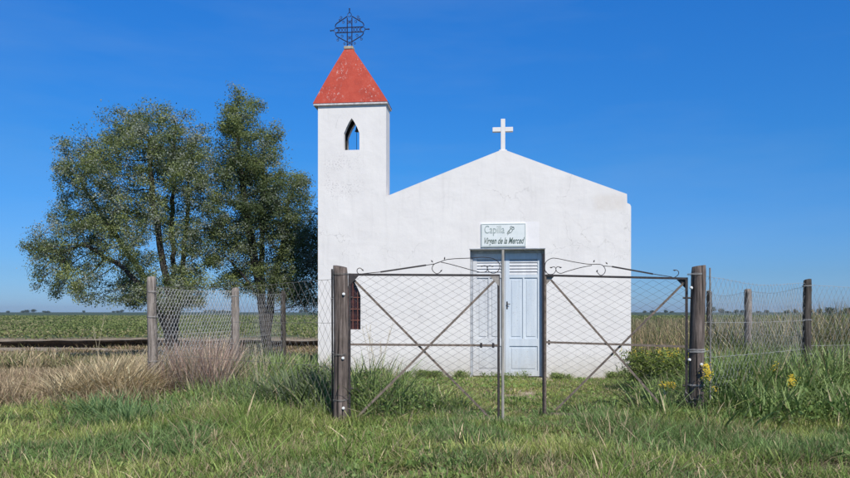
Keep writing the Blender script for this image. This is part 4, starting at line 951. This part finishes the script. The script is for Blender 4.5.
def goldenrod(x, y, h, spikes, label, spread=.12, fl=1.0, leafn=120, seed=0, top=.30, curve=.10):
    z = float(gz(x, y)); r = np.random.default_rng(seed); t = empty('goldenrod_plant', (x, y, z)); tag(t, label, 'plant', 'yellow flowering plants')
    tips = []
    for k in range(spikes):
        a = r.random() * 6.28; s_ = spread * r.random() ** .5; hh = h * r.uniform(.85, 1.05); bend = r.uniform(-curve, curve)
        pts = [(s_ * .4 * math.cos(a), s_ * .4 * math.sin(a), 0), (s_ * math.cos(a), s_ * math.sin(a), hh * .6), (s_ * 1.2 * math.cos(a) + bend * .4, s_ * 1.2 * math.sin(a), hh * .9), (s_ * 1.3 * math.cos(a) + bend, s_ * 1.3 * math.sin(a), hh)]
        MB().tube(pts, .005, 5, .002).build('stem', M['stem'], t); tips.append(pts)
    for pts in tips:
        f = MB()
        for k in range(int(70 * fl)):
            u = r.random(); a_, b_ = Vector(pts[2]), Vector(pts[3]); c0 = a_.lerp(b_, u) - Vector((0, 0, top * .25 * (1 - u) * r.random())); w = .045 * (1 - u * .6) * fl ** .3
            c0 = c0 + Vector((r.normal(0, w), r.normal(0, w), r.normal(0, .014))); s_ = r.uniform(.006, .011)
            f.add([c0 + Vector((s_, 0, 0)), c0 + Vector((0, s_, s_ * .3)), c0 - Vector((s_, 0, 0)), c0 + Vector((0, -s_, -s_ * .3)), c0 + Vector((0, 0, s_))], [(0, 1, 4), (1, 2, 4), (2, 3, 4), (3, 0, 4)])
        f.build('flower_head', M['yellow'], t, recalc=False)
    n = leafn; q = r.integers(0, spikes, n); u = r.random(n) ** .8; c = np.array([[tips[k][1][0], tips[k][1][1], 0] for k in q]) * (.5 + .5 * u)[:, None]
    c[:, 2] = u * h * .85; c += r.normal(0, .045 if spikes < 6 else .11, (n, 3)) * [1, 1, .5]
    v, l, i_, tt = leaves(c, r.uniform(.05, .10, n), lerp3((.09, .14, .04), (.30, .36, .09), r.random(n) * (1 if spikes > 6 else .6)), up=.5, aspect=.28); np_mesh('foliage', v, l, i_, M['grass'], t, tt)
    return t
def at(px, d): return (px - CX) / F * d
goldenrod(at(707, 9.75), 9.72, .86, 3, 'bright orange yellow flower head against the right gate post', .05, 1.0, 90, 1, .22)
goldenrod(at(797, 10.6), 10.6, .58, 2, 'single yellow flower head low in the weeds below the dark straight post', .04, 1.1, 90, 2)
goldenrod(at(775, 11.4), 11.4, .74, 2, 'pale yellow flower head left of the dark straight post', .04, .35, 90, 3)
goldenrod(at(668, 11.4), 11.4, .42, 3, 'low yellow flowered plant between the chapel corner and right gate post', .08, .8, 110, 4)
for k, (px, d, h, lb) in enumerate(((650, 13.6, .86, 'tall yellow green flowering bush nearest the chapel corner'), (664, 13.2, .92, 'yellow green flowering bush left of the right gate post'), (679, 13.8, .84, 'yellow green flowering bush partly behind the right gate post'))):
    goldenrod(at(px, d), d, h * (1.06 if k != 1 else .92), 14, lb, .44, .12, 3600, 10 + k, .45)
goldenrod(at(716, 10.4), 10.4, .50, 1, 'small greenish yellow bud head right of the right gate post', .02, .5, 60, 6)
GR = ((.08, .14, .04), (.28, .35, .12)); DK = ((.04, .065, .025), (.15, .18, .08))
bush('dark_shrub', at(309, 11.4), 11.4, .66, .62, 3600, 'dark shrub low in front of the tower foot beside the strap leaved plant', ((.03, .05, .02), (.17, .22, .10)), 311)
bush('leafy_bush', at(352, 10.5), 10.5, .40, .45, 3200, 'small leafy bush behind the base of the left gate post', GR, 312)
bush('leafy_bush', at(368, 11.0), 11.0, .58, .62, 5200, 'bright leafy green bush just right of the left gate post', GR, 301)
bush('leafy_bush', at(391, 11.6), 11.6, .36, .55, 3000, 'lower leafy bush behind the crossed brace of the left gate leaf', GR, 302)
bush('leafy_bush', at(288, 12.4), 12.4, .50, .60, 3800, 'leafy green bush left of the strap leaved plant below the tower', GR, 303)
bush('leafy_bush', at(728, 10.6), 10.6, .62, .75, 5200, 'dense leafy bush just right of the right gate post', GR, 304)
bush('leafy_bush', at(757, 11.6), 11.6, .72, .85, 6000, 'tall leafy bush below the grey brown fence post', ((.05, .10, .03), (.20, .29, .09)), 305)
bush('leafy_bush', at(832, 10.4), 10.4, .50, .9, 5200, 'low leafy bush at the right edge in front of the wire fence', GR, 306)
bush('dark_shrub', at(838, 15.2), 15.2, 1.05, 1.3, 5200, 'dark twiggy shrub behind the wire at the right edge', DK, 307)
bush('dark_shrub', at(741, 17.4), 17.4, .85, 1.0, 3600, 'dark low shrub behind the fence beside the grey brown post', DK, 308)
bush('dark_shrub', at(259, 19.6), 19.6, .75, 1.1, 3600, 'dark shrub round the foot of the slender tree', DK, 309)
def stalks(x, y, hs, label, spread=.1, seed=0, name='dry_stalk', n=6):
    z = float(gz(x, y)); r = random.Random(seed); t = empty(name, (x, y, z)); tag(t, label, 'stalk'); m = MB(); hd = MB()
    for k in range(n):
        a = r.random() * 6.28; h = hs * r.uniform(.75, 1.0) if k else hs; b = r.uniform(-.1, .1) * h
        p = [(spread * .3 * math.cos(a), spread * .3 * math.sin(a), 0), (spread * .7 * math.cos(a), spread * .7 * math.sin(a), h * .6), (spread * math.cos(a) + b, spread * math.sin(a), h)]
        m.tube(p, .004, 4, .002)
        for j in range(14):
            u = j / 14; c0 = Vector(p[1]).lerp(Vector(p[2]), .5 + .5 * u) + Vector((r.gauss(0, .012), r.gauss(0, .012), 0)); hd.tube([c0, c0 + Vector((r.gauss(0, .012), r.gauss(0, .01), .03))], .0025, 3, .001)
    m.build('stem', M['straw'], t); hd.build('seed_head', M['straw'], t)
def canes(n):
    x = rng.uniform(-5.9, -4.9, n); y = rng.uniform(12.0, 14.2, n)
    return blades(x, y, rng.uniform(.6, 1.15, n), rng.uniform(.008, .014, n), rng.uniform(.35, .75, n), rng.normal(.1, .35, n), pick([(.62, .53, .36), (.52, .42, .27)], [.6, .4], rng.random(n)), droop=.15)
tag(join('dry_canes', [canes(130)], M['dry']), 'long straw canes leaning right towards the pale corner post', 'dry grass', kind='stuff')
stalks(at(98, 13.5), 13.5, 1.52, 'pair of very tall pale stems above the dry grass at left', .02, 1, n=2)
stalks(at(376, 11.2), 11.2, 1.40, 'thin grey seed stalks behind the left gate leaf before the white wall', .16, 2, n=9)
stalks(at(262, 12.6), 12.6, 1.0, 'pale seed stalks in front of the slender tree', .18, 4, n=8)

# ---------------------------------------------------------------- air
HZ = 1
if HZ:
    hm = bpy.data.materials.new('haze_air'); hm.use_nodes = True; hn = hm.node_tree; hn.nodes.remove(hn.nodes['Principled BSDF'])
    pv = hn.nodes.new('ShaderNodeVolumePrincipled'); pv.inputs['Color'].default_value = (.80, .88, 1, 1); pv.inputs['Density'].default_value = .00014; pv.inputs['Anisotropy'].default_value = .2
    hn.links.new(pv.outputs[0], hn.nodes['Material Output'].inputs['Volume'])
    hz = MB().box((-4500, -60, -2.0), (4500, 4200, 32)).build('haze', hm); tag(hz, 'thin bluish air over the plain', 'haze', kind='stuff')
# ---------------------------------------------------------------- light, sky, camera
EL, AZ = R(43), R(159)
w = bpy.data.worlds.new('World'); bpy.context.scene.world = w; w.use_nodes = True; nt = w.node_tree
bg = nt.nodes['Background']; sk = nd(nt, 'ShaderNodeTexSky'); sk.sky_type = 'NISHITA'; sk.sun_disc = False
sk.sun_elevation = EL; sk.sun_rotation = AZ; sk.altitude = 50; sk.air_density = 1.0; sk.dust_density = .35; sk.ozone_density = 3.0
tc = nd(nt, 'ShaderNodeTexCoord'); sx_ = nd(nt, 'ShaderNodeSeparateXYZ'); lk(nt, tc.outputs['Generated'], sx_.inputs[0])
clear = ramp(nt, sx_.outputs[2], [(0, (.47, .79, 1.48)), (.05, (.38, .72, 1.28)), (.2, (.24, .85, 1.48)), (.42, (.20, 1.03, 1.98)), (.60, (.36, .52, .70))])   # clear dry-air blue
hs_out = mixc(nt, 1.0, sk.outputs[0], clear, 'MULTIPLY')
mp = nd(nt, 'ShaderNodeMapping'); mp.inputs['Scale'].default_value = (1.2, 1, 7); mp.inputs['Rotation'].default_value = (0, R(12), 0)
lk(nt, tc.outputs['Generated'], mp.inputs['Vector'])
ci = ramp(nt, noise(nt, mp.outputs['Vector'], 1.4, 6, .62), [(.46, (0, 0, 0)), (.85, (1, 1, 1))])
mx = mixc(nt, maths(nt, 'MULTIPLY', ci, .20), hs_out, (3.6, 5.4, 8.2))
lk(nt, mx, bg.inputs['Color']); bg.inputs['Strength'].default_value = .085
sl = bpy.data.lights.new('sun', 'SUN'); sl.energy = 4.75; sl.angle = R(.53); sl.color = (1, .955, .885)
so = bpy.data.objects.new('sun', sl); C.objects.link(so); dv = Vector((math.sin(AZ) * math.cos(EL), math.cos(AZ) * math.cos(EL), math.sin(EL)))
so.rotation_euler = dv.to_track_quat('Z', 'Y').to_euler(); so.location = dv * 40
cam = bpy.data.cameras.new('camera'); cam.sensor_width = 36; cam.lens = F / 850 * 36; cam.shift_y = (HY - 239) / 850; cam.clip_end = 9000; cam.clip_start = .1
co = bpy.data.objects.new('camera', cam); C.objects.link(co); co.location = (0, 0, EYE); co.rotation_euler = (R(90), 0, 0)
sc = bpy.context.scene; sc.camera = co; sc.view_settings.view_transform = 'Standard'; sc.view_settings.look = 'None'; sc.view_settings.exposure = 0; sc.view_settings.gamma = 1
